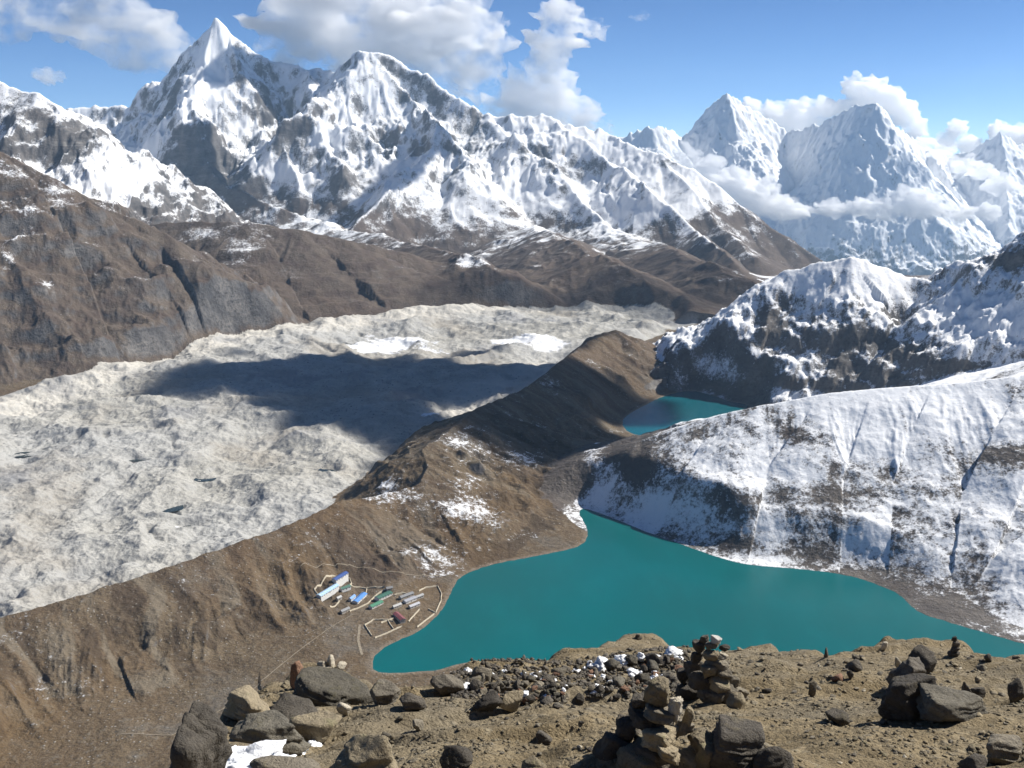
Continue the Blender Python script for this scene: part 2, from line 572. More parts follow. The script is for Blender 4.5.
# ------------------------------------------------------------------ ground cover material
def mat_ground():
    g = NT('ground_cover')
    geo = g.n('ShaderNodeNewGeometry')
    P = geo.outputs['Position']
    N = g.n('ShaderNodeSeparateXYZ', i_0=geo.outputs['Normal']).outputs[2]
    snowb, grass, glac, shore = g.attr('snow'), g.attr('grass'), g.attr('ice'), g.attr('shore')
    cell = g.attr('cell')
    n1 = g.noise(P, 1 / 420, 5, 0.55)
    n2 = g.noise(P, 1 / 60, 5, 0.6)
    n3 = g.noise(P, 1 / 9, 5, 0.65)
    Ps = g.n('ShaderNodeVectorMath', operation='MULTIPLY', i_0=P, i_1=(1, 1, .42)).outputs[0]
    n4 = g.noise(Ps, 1 / 130, 10, 0.70)
    n6 = g.noise(P, 1 / 3.2, 3, 0.6)
    # bare rock
    rock = g.mix(g.step(n2, .35, .65), (.085, .083, .084), (.165, .156, .148))
    rock = g.mix(g.step(n3, .45, .7), rock, (.055, .052, .052))
    rock = g.mix(g.step(n1, .4, .65, 0, .3), rock, (.15, .125, .105))
    st = g.n('ShaderNodeVectorMath', operation='MULTIPLY', i_0=P, i_1=(.35, .35, 2.2)).outputs[0]
    ns = g.noise(st, 1 / 75, 6, .65, .6)
    rock = g.mix(g.step(ns, .52, .68, 0, .75), rock, (.060, .058, .060))
    rock = g.mix(g.step(ns, .42, .30, 0, .6), rock, (.25, .235, .215))
    # dry autumn turf
    turf = g.mix(g.step(n2, .32, .68), (.088, .064, .041), (.135, .104, .068))
    turf = g.mix(g.step(n1, .42, .62, 0, .7), turf, (.120, .083, .050))
    turf = g.mix(g.step(n3, .52, .70, 0, .7), turf, (.175, .155, .125))
    turf = g.mix(g.step(n3, .42, .30, 0, .65), turf, (.060, .050, .036))
    turf = g.mix(g.step(n4, .52, .66, 0, .65), turf, (.135, .125, .110))
    bnd = g.attr('band')
    turf = g.mix(g.step(n6, .52, .70, 0, .6), turf, (.055, .042, .028))
    turf = g.mix(g.step(n6, .46, .32, 0, .5), turf, (.185, .150, .100))
    turf = g.mix(g.step(bnd, .56, .90, 0, .7), turf, (.165, .140, .105))
    turf = g.mix(g.step(bnd, .44, .12, 0, .75), turf, (.060, .044, .030))
    turf = g.mix(g.step(n1, .56, .66, 0, .5), turf, (.130, .082, .036))
    turf = g.mix(g.math('MULTIPLY', g.attr('heath'), g.step(n2, .25, .6, .95, .55)), turf, (.082, .056, .044))
    v = g.n('ShaderNodeTexVoronoi', feature='F1')
    g.put(v.inputs['Vector'], P)
    g.put(v.inputs['Scale'], 1 / 7.0)
    ston = g.math('MULTIPLY', g.step(v.outputs['Distance'], .22, .12), g.step(n2, .42, .58, 0, .7))
    turf = g.mix(ston, turf, (.29, .275, .25))
    col = g.mix(g.math('MULTIPLY', grass, g.step(N, .48, .72)), rock, turf)
    # glacier debris
    gd = g.mix(g.step(n2, .3, .7), (.31, .30, .27), (.445, .43, .39))
    gd = g.mix(g.step(n1, .4, .65, 0, .8), gd, (.40, .40, .39))
    gd = g.mix(g.step(n3, .50, .68, 0, .6), gd, (.25, .245, .235))
    gd = g.mix(g.step(g.math('ADD', n6, g.math('MULTIPLY', n3, .6)), .86, 1.02, 0, .55), gd, (.17, .17, .165))
    gd = g.mix(g.step(n6, .44, .32, 0, .35), gd, (.58, .56, .51))
    gd = g.mix(g.step(g.noise(P, 1 / 330, 4, .6), .5, .66, 0, .55), gd, (.31, .275, .225))
    gd = g.mix(g.step(bnd, .55, .95, 0, .8), gd, (.56, .53, .47))
    gd = g.mix(g.step(N, .95, .78, 0, .5), gd, (.30, .30, .295))
    v2 = g.n('ShaderNodeTexVoronoi', feature='F1')
    g.put(v2.inputs['Vector'], P)
    g.put(v2.inputs['Scale'], 1 / 13.0)
    gd = g.mix(g.math('MULTIPLY', g.step(v2.outputs['Distance'], .26, .12), g.step(n4, .45, .58, 0, .8)), gd, (.13, .13, .135))
    n5 = g.noise(P, 1 / 210, 6, 0.6)
    gd = g.mix(g.step(n5, .56, .70, 0, .75), gd, (.23, .23, .235))
    col = g.mix(glac, col, gd)
    # pale wet-dry strip along the shores
    col = g.mix(g.math('MULTIPLY', shore, g.step(n3, .3, .6, .4, 1)), col, (.20, .165, .125))
    # snow
    nn = g.math('ADD', g.math('MULTIPLY', n4, 2.5), g.math('MULTIPLY', n3, .65))
    nn = g.math('SUBTRACT', g.math('ADD', nn, g.math('MULTIPLY', n6, .35)), 1.77)
    val = g.math('ADD', g.math('ADD', snowb, g.math('MULTIPLY', g.math('SUBTRACT', N, .72), 1.35)), nn)
    spk = g.attr('speck')
    val = g.math('ADD', val, g.math('MULTIPLY', spk, g.math('MULTIPLY', g.math('SUBTRACT', g.math('ADD', n6, n3), 1.0), .75)))
    sm = g.step(val, g.math('MULTIPLY_ADD', spk, -.16, -.05), g.math('MULTIPLY_ADD', spk, .22, .06))
    thin = g.step(val, .0, .40)
    snow = g.mix(thin, (.62, .63, .65), (.86, .87, .885))
    col = g.mix(sm, col, snow)
    b = g.n('ShaderNodeBsdfPrincipled')
    g.put(b.inputs['Base Color'], col)
    b.inputs['Roughness'].default_value = .9
    b.inputs['Specular IOR Level'].default_value = .15
    bh = g.math('ADD', g.math('MULTIPLY', n3, 4.0), g.math('MULTIPLY', n2, 8.0))
    bh = g.math('ADD', bh, g.math('MULTIPLY', ston, 1.0))
    bp = g.n('ShaderNodeBump')
    bp.inputs['Distance'].default_value = 1.0
    g.put(bp.inputs['Strength'], g.math('MULTIPLY', g.step(sm, 0, 1, .9, .35), g.math('MULTIPLY_ADD', glac, -.2, 1.0)))
    g.put(bp.inputs['Height'], bh)
    g.put(b.inputs['Normal'], bp.outputs[0])
    g.t.links.new(b.outputs[0], g.out.inputs[0])
    return g.m


M_GROUND = mat_ground()


def fan(ss, ys):
    S, Yg = np.meshgrid(ss.astype(np.float64), ys.astype(np.float64))
    X = S * Yg
    nr, nc = Yg.shape
    i = np.arange(nr * nc, dtype=np.int32).reshape(nr, nc)
    Q = np.stack([i[:-1, :-1], i[:-1, 1:], i[1:, 1:], i[1:, :-1]], -1).reshape(-1, 4)
    return X, Yg, Q


def cols(lim_in, n_in, lim_out, n_out):
    a = np.linspace(-lim_in, lim_in, int(n_in * R))
    g = np.linspace(0, 1, int(n_out * R) + 1)[1:]
    o = lim_in + (lim_out - lim_in) * g ** 1.5
    return np.concatenate([-o[::-1], a, o])


def rows(segs):
    out = []
    for a, b, ratio in segs:
        n = max(2, int(math.log(b / a) / ratio * R))
        out.append(np.exp(np.linspace(math.log(a), math.log(b), n, endpoint=False)))
    out.append([segs[-1][1]])
    return np.concatenate(out)


# main sheet ---------------------------------------------------------------
ss = cols(0.55, 1080, 1.05, 70)
ys = rows([(30, 700, .06), (700, 1900, .00150), (1900, 4300, .0020), (4300, 9300, .0021), (9300, 12600, .02)])
X, Y, Q = fan(ss, ys)
H, CODE, GSD = height(X, Y, True)
shape = X.shape
V = np.stack([X, Y, H], -1).reshape(-1, 3)

# normals' z for masks
def slope_nz(X, Y, H):
    e1 = np.stack([np.gradient(X, axis=1), np.gradient(Y, axis=1), np.gradient(H, axis=1)], -1)
    e2 = np.stack([np.gradient(X, axis=0), np.gradient(Y, axis=0), np.gradient(H, axis=0)], -1)
    n = np.cross(e1, e2)
    return np.abs(n[..., 2]) / (np.linalg.norm(n, axis=-1) + 1e-9)


Xf, Yf = X.astype(np.float32), Y.astype(np.float32)
snow = np.full(shape, -1.2, np.float32)
lf = fbm(Xf / 500, Yf / 500, 3, 200)
lf2 = fbm(Xf / 120, Yf / 120, 3, 205)
# mountains: more snow the higher it is
m = CODE == 5
snow[m] = np.clip((H[m] + 500) / 420, -1.0, .34) + .10 * sstep(300, 900, H[m]) + lf[m] * .16 + lf2[m] * .10 - .75 * np.clip((6400 - Y[m]) / 1600, 0, 1) * (X[m] > -1800)
# hills on the far bank: bare and brown, a little dusting high up
m = CODE == 4
snow[m] = np.clip((H[m] + 20) / 500, -1.0, -.36) + lf[m] * .12 + lf2[m] * .14
# moraine: bare, with dusted, shaded places near its highest knob
m = CODE == 1
kx, ky = PZ(455, 490, -535)[:2]
kd = np.sqrt(((Xf - kx) / 95) ** 2 + ((Yf - ky) / 120) ** 2)
snow[m] = (-.75 + .44 * np.exp(-kd ** 2) + .22 * lf2 + lf * .05)[m]
# the snow covered spur: bare brown toe, thin dusting on the left, full cover on the right
m = CODE == 2
sx = Xf / np.maximum(Yf, 1)
snow[m] = (.04 + np.clip((sx - .22) * .45, -.1, .14) + .12 * lf2 + .10 * lf + .27 * BAND['s'] + .03)[m]
# craggy ridge
m = CODE == 3
snow[m] = (.19 + np.clip((H + 470) / 420, -.12, .15) + lf * .15 + .18 * lf2)[m]
# glacier: a few ice and snow patches far up
m = CODE == 6
snow[m] = -1.3
for (a, b, w, hh, k) in [(400, 342, 100, 10, 1.15), (365, 345, 50, 6, .9), (540, 341, 85, 9, 1.1), (505, 338, 40, 5, .8), (450, 352, 60, 6, .6), (370, 331, 70, 5, .5), (430, 408, 26, 3, 1.1), (640, 330, 60, 5, .4), (175, 520, 20, 4, .8)]:
    p, q = PZ(a, b, GZ), PZ(a, b + hh, GZ)
    ww = w * 0.5 * p[1] / F
    hw = abs(p[1] - q[1])
    e = np.exp(-(((Xf - p[0]) / ww) ** 2 + ((Yf - p[1]) / hw) ** 2) ** 1.5)
    snow[m] += (e * k * 1.25)[m]
snow[CODE == 7] = -1.5
m = CODE == 0
snow[m] = -1.0
# snowy flats right of the second lake and behind the spur
m0_ = (CODE == 0) & (sx > .22)
snow[m0_] = (-.45 + .3 * lf2)[m0_]

ELEV = np.maximum.accumulate(H / Y, axis=0)


def hit(px, py):
    d = ray(px, py)
    j = int(np.argmin(np.abs(ss - d[0] / d[1])))
    i = int(np.searchsorted(ELEV[:, j], d[2] / d[1]))
    i = min(i, shape[0] - 1)
    return np.array([X[i, j], Y[i, j], H[i, j]])


def patches(tab, codes, field):
    for px, py, w, hh, k in tab:
        p = hit(px, py)
        a = w * p[1] / F
        c = hh * p[1] / F
        m = np.isin(CODE, codes) & (np.abs(Xf - p[0]) < 3 * a) & (np.abs(H - p[2]) < 3 * c)
        e = ((Xf[m] - p[0]) / a) ** 2 + ((H[m] - p[2]) / c) ** 2 + ((Yf[m] - p[1]) / (2.2 * max(a, c))) ** 2
        field[m] += k * np.exp(-e)


# outcrops and drifts that give each face its own pattern
patches([(185, 150, 14, 28, -0.36), (205, 170, 26, 30, -0.40), (240, 188, 30, 20, -0.43), (290, 206, 30, 14, -0.29), (252, 72, 16, 20, -0.14), (300, 128, 18, 22, -0.18),
         (345, 186, 24, 16, -0.36), (440, 104, 26, 14, -0.32), (468, 100, 12, 8, -0.22), (380, 165, 24, 24, -0.22), (400, 225, 40, 14, -0.22), (560, 172, 34, 10, -0.25), (525, 150, 18, 9, -0.22),
         (620, 188, 30, 8, -0.22), (740, 212, 30, 16, -0.29), (662, 163, 10, 8, -0.36), (20, 112, 30, 22, -0.25), (72, 142, 30, 22, -0.32), (480, 150, 20, 14, -0.14), (420, 150, 14, 14, -0.14),
         (213, 45, 14, 26, .5), (208, 92, 14, 20, .5), (332, 140, 22, 20, .4), (282, 172, 24, 14, .4), (590, 150, 55, 12, .3), (600, 208, 70, 14, .25), (520, 182, 30, 10, .3),
         (450, 212, 30, 18, .2), (130, 182, 40, 14, .6), (150, 148, 20, 18, .5), (640, 220, 40, 12, .2), (110, 160, 22, 14, .5), (378, 90, 20, 18, .3)], [5], snow)
patches([(20, 112, 30, 24, -.25), (55, 132, 36, 26, -.35), (95, 162, 22, 22, -.35), (30, 150, 30, 20, -.3), (268, 112, 14, 16, -.3), (300, 128, 16, 16, -.25), (352, 64, 12, 8, -.3), (395, 78, 14, 10, -.3), (385, 130, 16, 18, -.25), (425, 148, 18, 14, -.3), (482, 140, 22, 14, -.28), (455, 175, 22, 16, -.25), (545, 150, 24, 10, -.25), (440, 205, 26, 18, -.2), (600, 165, 24, 8, -.25)], [5], snow)
patches([(438, 84, 16, 8, .2), (465, 103, 16, 10, .3), (410, 66, 14, 8, .3), (262, 60, 18, 10, .2), (188, 160, 14, 30, -.4), (212, 172, 24, 26, -.45), (242, 190, 28, 16, -.4), (300, 208, 26, 10, -.3)], [5], snow)
patches([(240, 248, 24, 16, .50), (200, 236, 24, 8, .5), (20, 205, 10, 14, .26), (45, 285, 8, 9, .4), (62, 310, 4, 8, .4), (30, 232, 12, 22, .28), (14, 240, 6, 20, .25), (55, 250, 5, 14, .3), (470, 262, 16, 5, .55), (8, 260, 8, 10, .5)], [4, 5], snow)
patches([(885, 282, 34, 18, .45), (770, 320, 12, 14, -.5), (735, 345, 10, 14, -.4), (790, 305, 10, 10, -.4), (845, 333, 46, 22, -.5), (900, 320, 20, 18, -.4), (720, 372, 36, 14, .25), (760, 340, 24, 16, -.3), (930, 290, 24, 12, -.5), (1000, 262, 22, 10, -.6), (990, 320, 40, 22, .5), (740, 375, 40, 10, .3), (900, 385, 60, 7, -.7),
         (650, 384, 14, 10, -1.2), (664, 372, 12, 10, -.7), (960, 368, 70, 9, -.6), (800, 385, 40, 6, -.4), (1010, 350, 50, 8, -.3)], [0, 1, 3], snow)
patches([(560, 482, 22, 26, -1.2), (540, 470, 20, 14, -.9), (660, 500, 70, 26, .34), (690, 470, 50, 14, .12), (585, 478, 22, 14, -.6), (625, 448, 40, 12, -.7), (690, 420, 40, 7, -.55), (640, 470, 30, 12, -.25), (700, 480, 60, 22, -.12), (690, 538, 40, 10, -.22), (750, 552, 34, 9, -.3), (820, 562, 40, 8, -.3), (900, 580, 34, 10, -.35),
         (960, 590, 50, 12, -.22), (1010, 600, 40, 12, -.1), (730, 500, 30, 20, -.12), (900, 430, 60, 25, .15), (660, 505, 16, 10, .15)], [2], snow)
d = sdist(Xf, Yf, LAKE2, 60)
snow -= np.where(CODE == 3, .6 * sstep(59, 8, d), 0)
d = sdist(Xf, Yf, LAKE1, 60)
snow -= np.where(CODE == 2, .22 * sstep(22, 4, d), 0)
patches([(385, 484, 22, 10, .36)], [1], snow)
patches([(575, 450, 24, 7, -1.0), (600, 444, 20, 6, -1.0), (560, 455, 20, 7, -1.0)], [0, 1, 2], snow)
NZ = slope_nz(X, Y, H).astype(np.float32)
snow += np.where(CODE == 2, 1.0 * (.80 - NZ).clip(-.1, .16), 0)
speck = np.zeros(shape, np.float32)
speck[CODE == 2] = .55
speck[CODE == 3] = .75
speck[CODE == 5] = .55
speck[CODE == 4] = 1.0
speck[CODE == 1] = .8
speck[CODE == 0] = .5
grass = np.ones(shape, np.float32)
grass[CODE == 5] = np.clip((-H[CODE == 5] - 300) / 200, 0, .85)
grass[CODE == 3] = .05
grass[CODE == 4] = .8
grass[CODE == 2] = .4
ice = sstep(6, -10, GSD + lf2 * 14) * (CODE == 6)
shore = np.zeros(shape, np.float32)
for poly in (LAKE1, LAKE2):
    d = sdist(Xf, Yf, poly, 60)
    shore = np.maximum(shore, sstep(9, 2, d) * .8)
shore *= (CODE != 2)

quad_code = CODE.reshape(-1)[Q[:, 0]]
heath = np.zeros(shape, np.float32)  # heather brown
heath[CODE == 5] = 1
heath[CODE == 4] = (.85 + .15 * sstep(3300, 3700, Yf))[CODE == 4]
heath[(CODE == 0) & (Y > 3600)] = 1
heath[CODE == 1] = np.clip(.15 + .9 * lf, 0, .6)[CODE == 1]
heath[CODE == 2] = .8
band = np.clip(.5 + .75 * BAND['v'] * (CODE == 1), 0, 1)
if True:
    q = hit(382, 602)
    e = np.exp(-((Xf - q[0]) / 75) ** 2 - ((Yf - q[1]) / 60) ** 2)
    shore = np.maximum(shore, .55 * e * np.clip(.7 + .8 * lf2, 0, 1)).astype(np.float32)
gm = (CODE == 6) & (Y > 2300)
band[gm] = np.clip(.5 + .6 * np.exp(-((GSD[gm] + 110) / 90) ** 2) * (X[gm] < 100 ), 0, 1)
rs = (CODE == 0) & (sx > .12) & (Y < 1800)
heath[rs] = 1
grass[rs] = .3
shore[rs] *= .2
snow[rs] = (-.42 + .35 * lf2 + .1 * lf)[rs]
speck[rs] = .9
ATT = {'band': band.reshape(-1), 'heath': heath.reshape(-1), 'speck': speck.reshape(-1), 'snow': snow.reshape(-1), 'grass': grass.reshape(-1), 'ice': np.asarray(ice, np.float32).reshape(-1), 'shore': shore.reshape(-1)}


def split(name, codes):
    sel = np.isin(quad_code, codes)
    q = Q[sel]
    if not len(q):
        return None
    used, inv = np.unique(q, return_inverse=True)
    me = mesh_from(name, V[used], inv.reshape(-1, 4))
    for k, v in ATT.items():
        attr(me, k, v[used])
    o = link(name, me, M_GROUND)
    tag(o, kind='structure')
    return o


split('ground', [0, 7])
split('moraine', [1])
split('hillside', [2])
split('ridge', [3])
split('hills', [4])
split('mountain', [5])
split('glacier', [6])


# ------------------------------------------------------------------ water
def mat_water(name, c, rough):
    g = NT(name)
    P = g.n('ShaderNodeNewGeometry').outputs['Position']
    n1 = g.noise(P, 1 / 260, 3, .5)
    n2 = g.noise(g.n('ShaderNodeVectorMath', operation='MULTIPLY', i_0=P, i_1=(1, .35, 1)).outputs[0], 1 / 45, 5, .6)
    col = g.mix(g.step(n1, .3, .7), c, (c[0] * .8 + .004, c[1] * .84, c[2] * .80))
    col = g.mix(g.step(n2, .45, .7, 0, .25), col, tuple(q * 1.25 + .004 for q in c))
    b = g.n('ShaderNodeBsdfPrincipled')
    g.put(b.inputs['Base Color'], col)
    b.inputs['Roughness'].default_value = rough
    b.inputs['IOR'].default_value = 1.33
    b.inputs['Specular IOR Level'].default_value = .35
    bp = g.n('ShaderNodeBump')
    bp.inputs['Distance'].default_value = .25
    bp.inputs['Strength'].default_value = .5
    g.put(bp.inputs['Height'], g.noise(P, 1 / 2.2, 3, .6))
    g.put(b.inputs['Normal'], bp.outputs[0])
    g.t.links.new(b.outputs[0], g.out.inputs[0])
    return g.m


def water(name, poly, z, mat):
    c = poly.mean(0)
    p = poly + (poly - c) / np.linalg.norm(poly - c, axis=1, keepdims=True) * 12
    bm = bmesh.new()
    vs = [bm.verts.new((a[0], a[1], z)) for a in p]
    f = bm.faces.new(vs)
    bmesh.ops.triangulate(bm, faces=[f])
    for f in bm.faces:
        if f.normal.z < 0:
            f.normal_flip()
    me = bpy.data.meshes.new(name)
    bm.to_mesh(me)
    bm.free()
    return tag(link(name, me, mat), kind='structure')


M_POND = mat_water('pond_water', (.03, .045, .05), .2)
M_LAKE = mat_water('lake_water', (.002, .110, .118), .22)
M_LAKE2 = mat_water('lake_water_lower', (.002, .10, .13), .22)
water('lake', LAKE1, LAKE1_Z, M_LAKE)
water('lake', LAKE2, LAKE2_Z, M_LAKE2)
water('lake', LAKE3, LAKE3_Z, M_LAKE2)

for px, py, w_ in ((8, 596, 15), (185, 518, 17), (170, 508, 12), (135, 456, 12), (25, 455, 10), (330, 470, 9), (205, 478, 8)):
    q = hit(px, py)
    mm = (np.abs(Xf - q[0]) < w_) & (np.abs(Yf - q[1]) < w_ * .8)
    z_ = float(H[mm].min()) + 2.2
    an = np.linspace(0, 2 * np.pi, 28, endpoint=False)
    rr = w_ * (1 + .25 * perlin((np.cos(an) * 1.3 + px).astype(np.float32), (np.sin(an) * 1.3 + py).astype(np.float32), 160))
    water('pond', np.stack([q[0] + rr * np.cos(an), q[1] + .75 * rr * np.sin(an)], 1), z_, M_POND)
#MARK_FAR
# ------------------------------------------------------------------ far range
FARL = line([(540, 160, 21000), (600, 142, 21200), (628, 134, 21300), (640, 128, 21400), (652, 127, 21300), (665, 127, 21500), (682, 138, 23000), (700, 119, 22800), (714, 101, 22500), (727, 94, 22300), (738, 100, 22500),
             (752, 108, 22700), (770, 118, 22900), (786, 131, 22900), (800, 129, 22700), (820, 124, 22300), (848, 109, 21700), (862, 104, 21300), (876, 104, 21000), (886, 114, 21300), (893, 126, 21700), (905, 134, 22400),
             (925, 146, 22800), (950, 156, 23000), (972, 150, 22700), (984, 140, 22300), (998, 132, 21900), (1010, 140, 22200), (1030, 150, 22500), (1100, 120, 22500), (1300, 140, 23000), (1700, 150, 23000)], 'y', 0.9, 1.25)
fss = np.linspace(-0.02, 0.75, int(760 * R))
fys = rows([(18200, 24500, .0009)])
fx, fy, fq = fan(fss, fys)
fx32, fy32 = fx.astype(np.float32), fy.astype(np.float32)
wx = fbm(fx32 / 1500, fy32 / 1500, 3, 400) * 160
wy = fbm(fx32 / 1500 + 5, fy32 / 1500, 3, 410) * 160
f0, ft, fd = roof(fx32 + wx * .4, fy32 + wy * .4, FARL, True, .45, 900)
for tab in [
    [(727, 95, 22300), (738, 128, 21800), (746, 160, 21300), (760, 200, 20700)],
    [(880, 106, 21000), (889, 140, 20700), (893, 165, 20400), (906, 190, 20000), (915, 230, 19500), (930, 290, 18800)],
    [(665, 128, 21500), (660, 160, 20900), (650, 190, 20300)],
    [(998, 133, 21900), (1004, 170, 21200), (1010, 220, 20300)],
    [(640, 129, 21400), (636, 160, 20900)],
    [(925, 147, 22800), (945, 175, 21700), (965, 205, 20700), (985, 250, 19700)],
    [(815, 222, 20000), (805, 255, 19300), (795, 290, 18700)],
]:
    f0 = np.maximum(f0, roof(fx32 + wx * .5, fy32 + wy * .5, line(tab, 'y', 1.1, 1.35)))
fam = sstep(0, 900, fd)
fh = f0 + (ridged(fx32 / 1300 + wx / 900, fy32 / 1300 + wy / 900, 7, 420, .55) - .52) * (50 + 210 * fam) + (ridged(ft / 700 + perlin(fd / 900, ft / 700, 430) * .5, fd / 3500, 4, 431) - .45) * 110 * fam + (ridged(fx32 / 260, fy32 / 260, 5, 436) - .5) * (40 + 90 * sstep(-1300, -500, f0)) + (ridged(fx32 / 90, fy32 / 90, 4, 438) - .5) * 40
fh = np.maximum(fh, -2900)
fV = np.stack([fx, fy, fh], -1).reshape(-1, 3)
fme = mesh_from('mountain_range', fV, fq)
attr(fme, 'snow', (np.clip((fh + 2300) / 900, -.6, .85) + fbm(fx32 / 900, fy32 / 900, 3, 440) * .15).reshape(-1))
attr(fme, 'speck', np.full(len(fV), .2))
attr(fme, 'heath', np.zeros(len(fV)))
attr(fme, 'band', np.full(len(fV), .5))
attr(fme, 'grass', np.zeros(len(fV)))
attr(fme, 'ice', np.zeros(len(fV)))
attr(fme, 'shore', np.zeros(len(fV)))
tag(link('mountain_range', fme, M_GROUND), kind='structure')

# ------------------------------------------------------------------ clouds
def mat_cloud(name, dens, scale, lo, hi, aniso=0.0):
    g = NT(name)
    P = g.n('ShaderNodeNewGeometry').outputs['Position']
    tc = g.n('ShaderNodeTexCoord').outputs['Object']
    v = g.n('ShaderNodeVolumePrincipled')
    v.inputs['Color'].default_value = (1, 1, 1, 1)
    v.inputs['Anisotropy'].default_value = aniso
    if hi is None:
        v.inputs['Density'].default_value = dens
    else:
        n = g.noise(tc, scale, 4, .6)
        g.put(v.inputs['Density'], g.step(n, lo, hi, 0, dens))
    g.t.links.new(v.outputs[0], g.out.inputs['Volume'])
    return g.m


def noise3(p, seed, oct=4):
    a = 0
    amp = 1.0
    for i in range(oct):
        a = a + amp * (perlin(p[:, 0] + 3.1 * p[:, 2], p[:, 1] - 1.7 * p[:, 2], seed + i) + perlin(p[:, 1] + 9 + 2.3 * p[:, 0] * .3, p[:, 2] * 1.4, seed + 20 + i)) * .6
        p = p * 2.05 + 7
        amp *= .5
    return a


def cloud(blobs, mat, label, world=False, vox=0.16, amp=0.55, seed=500, flat=0.8, wide=1.0, deep=.65):
    """blobs: (px, py, distance ahead, radius in px) or world (x,y,z,radius)"""
    bm = bmesh.new()
    cs = []
    for b in blobs:
        if world:
            c, r = np.array(b[:3]), b[3]
        else:
            c = PY(b[0], b[1], b[2])
            r = b[3] * b[2] / F
        cs.append((c, r))
    o0 = np.mean([c for c, r in cs], axis=0)
    rm = np.median([r for c, r in cs])
    for c, r in cs:
        ret = bmesh.ops.create_icosphere(bm, subdivisions=3, radius=r)
        for v in ret['verts']:
            v.co = Vector((v.co.x * wide + c[0] - o0[0], v.co.y * deep + c[1] - o0[1], v.co.z * flat + c[2] - o0[2]))
    me = bpy.data.meshes.new('tmp')
    bm.to_mesh(me)
    bm.free()
    t = bpy.data.objects.new('tmp', me)
    COL.objects.link(t)
    md = t.modifiers.new('r', 'REMESH')
    md.mode = 'VOXEL'
    md.voxel_size = rm * vox
    dg = bpy.context.evaluated_depsgraph_get()
    ev = t.evaluated_get(dg)
    m2 = bpy.data.meshes.new_from_object(ev)
    bpy.data.objects.remove(t)
    n = len(m2.vertices)
    co = np.empty(n * 3, np.float32)
    m2.vertices.foreach_get('co', co)
    co = co.reshape(-1, 3)
    no = np.empty(n * 3, np.float32)
    m2.vertices.foreach_get('normal', no)
    no = no.reshape(-1, 3)
    p = (co + o0) / (rm * 1.5)
    d = noise3(p, seed, 4)
    co = co + no * (np.abs(d)[:, None] * 1.4 - .45) * rm * amp
    m2.vertices.foreach_set('co', np.ascontiguousarray(co, dtype=np.float32).ravel())
    m2.update()
    m2.polygons.foreach_set('use_smooth', np.ones(len(m2.polygons), bool))
    m2.name = 'cloud'
    m2.materials.clear()
    o = link('cloud', m2, mat)
    o.location = o0
    return tag(o, label, 'cloud')


CL_THICK = mat_cloud('cloud_vapour', .0090, 1 / 620, .33, .60, .45)
CL_SMALL = mat_cloud('small_cloud_vapour', .0150, 1 / 520, .30, .58, .3)
CL_THIN = mat_cloud('thin_cloud_vapour', .0060, 1 / 800, .36, .64, .45)
CL_WISP = mat_cloud('wisp_cloud_vapour', .0025, 1 / 300, .40, .62, .0)
CL_PUFF = mat_cloud('puff_cloud_vapour', .0060, 1 / 400, .30, .6, .3)
CL_VEIL = mat_cloud('overhead_thin_cloud_vapour', .0030, 1 / 700, None, None)
CL_SHADE = mat_cloud('overhead_cloud_vapour', .0260, 1 / 700, None, None)
D1, D2 = 17800, 17900
cloud([(-40, 5, D1, 40), (20, 12, D1, 34), (62, 8, D1, 40), (100, 16, D1, 44), (135, 30, D1, 42), (165, 48, D1, 34), (185, 58, D1, 26)], CL_THIN,
      'broad grey white cloud at the top left corner, trailing towards the tallest snow peak', seed=510, deep=.42)
cloud([(275, 25, D2, 32), (305, 45, D2, 40), (330, 15, D2, 55), (375, 10, D2, 60), (350, 50, D2, 40), (420, 25, D2, 60), (455, 30, D2, 50), (470, 70, D2, 42), (440, 62, D2, 40), (485, 35, D2, 34)], CL_THICK,
      'largest white cloud, billowing over the snowy ridge right of the tallest peak', seed=520, deep=.42, amp=.7)
cloud([(562, 18, D2, 24), (553, 45, D2, 26), (545, 72, D2, 28), (525, 95, D2, 32), (556, 100, D2, 28), (500, 112, D2, 22), (585, 112, D2, 20), (592, 28, D2, 15), (608, 126, D2, 10), (570, 122, D2, 24), (535, 122, D2, 24)], CL_THICK,
      'tall upright column of white cloud rising from the middle of the snowy ridge', seed=530, deep=.6, amp=.7)
cloud([(38, 74, 19000, 8), (48, 76, 19000, 11), (59, 76, 19000, 8)], CL_PUFF, 'small white puff of cloud above the rocky snow ridge at left', seed=540)
cloud([(642, 16, 19500, 7), (635, 17, 19500, 5), (648, 15, 19500, 4)], CL_WISP, 'tiny lone wisp of cloud in the blue sky right of the cloud column', seed=545, amp=.7, flat=.55, wide=1.3)
DF = 24800
cloud([(750, 108, DF, 14), (775, 114, DF, 18), (800, 112, DF, 18), (825, 110, DF, 15), (845, 108, DF, 12), (795, 126, DF, 20)], CL_SMALL,
      'low white cloud filling the saddle between the two far snow peaks', seed=550)
cloud([(855, 88, DF, 14), (872, 92, DF, 20), (890, 102, DF, 19), (905, 112, DF, 16), (915, 128, DF, 14), (855, 76, DF, 6)], CL_SMALL,
      'white cloud plume standing right behind the steep far peak', seed=560)
cloud([(945, 140, DF, 12), (957, 128, DF, 11), (970, 145, DF, 14), (940, 155, DF, 12)], CL_SMALL, 'small round cloud in the notch of the far right skyline', seed=570)
cloud([(1000, 132, DF, 14), (1020, 136, DF, 16), (1045, 132, DF, 20), (1080, 130, DF, 24)], CL_SMALL, 'white cloud behind the last far peak at the right edge', seed=575)
DB = 17700
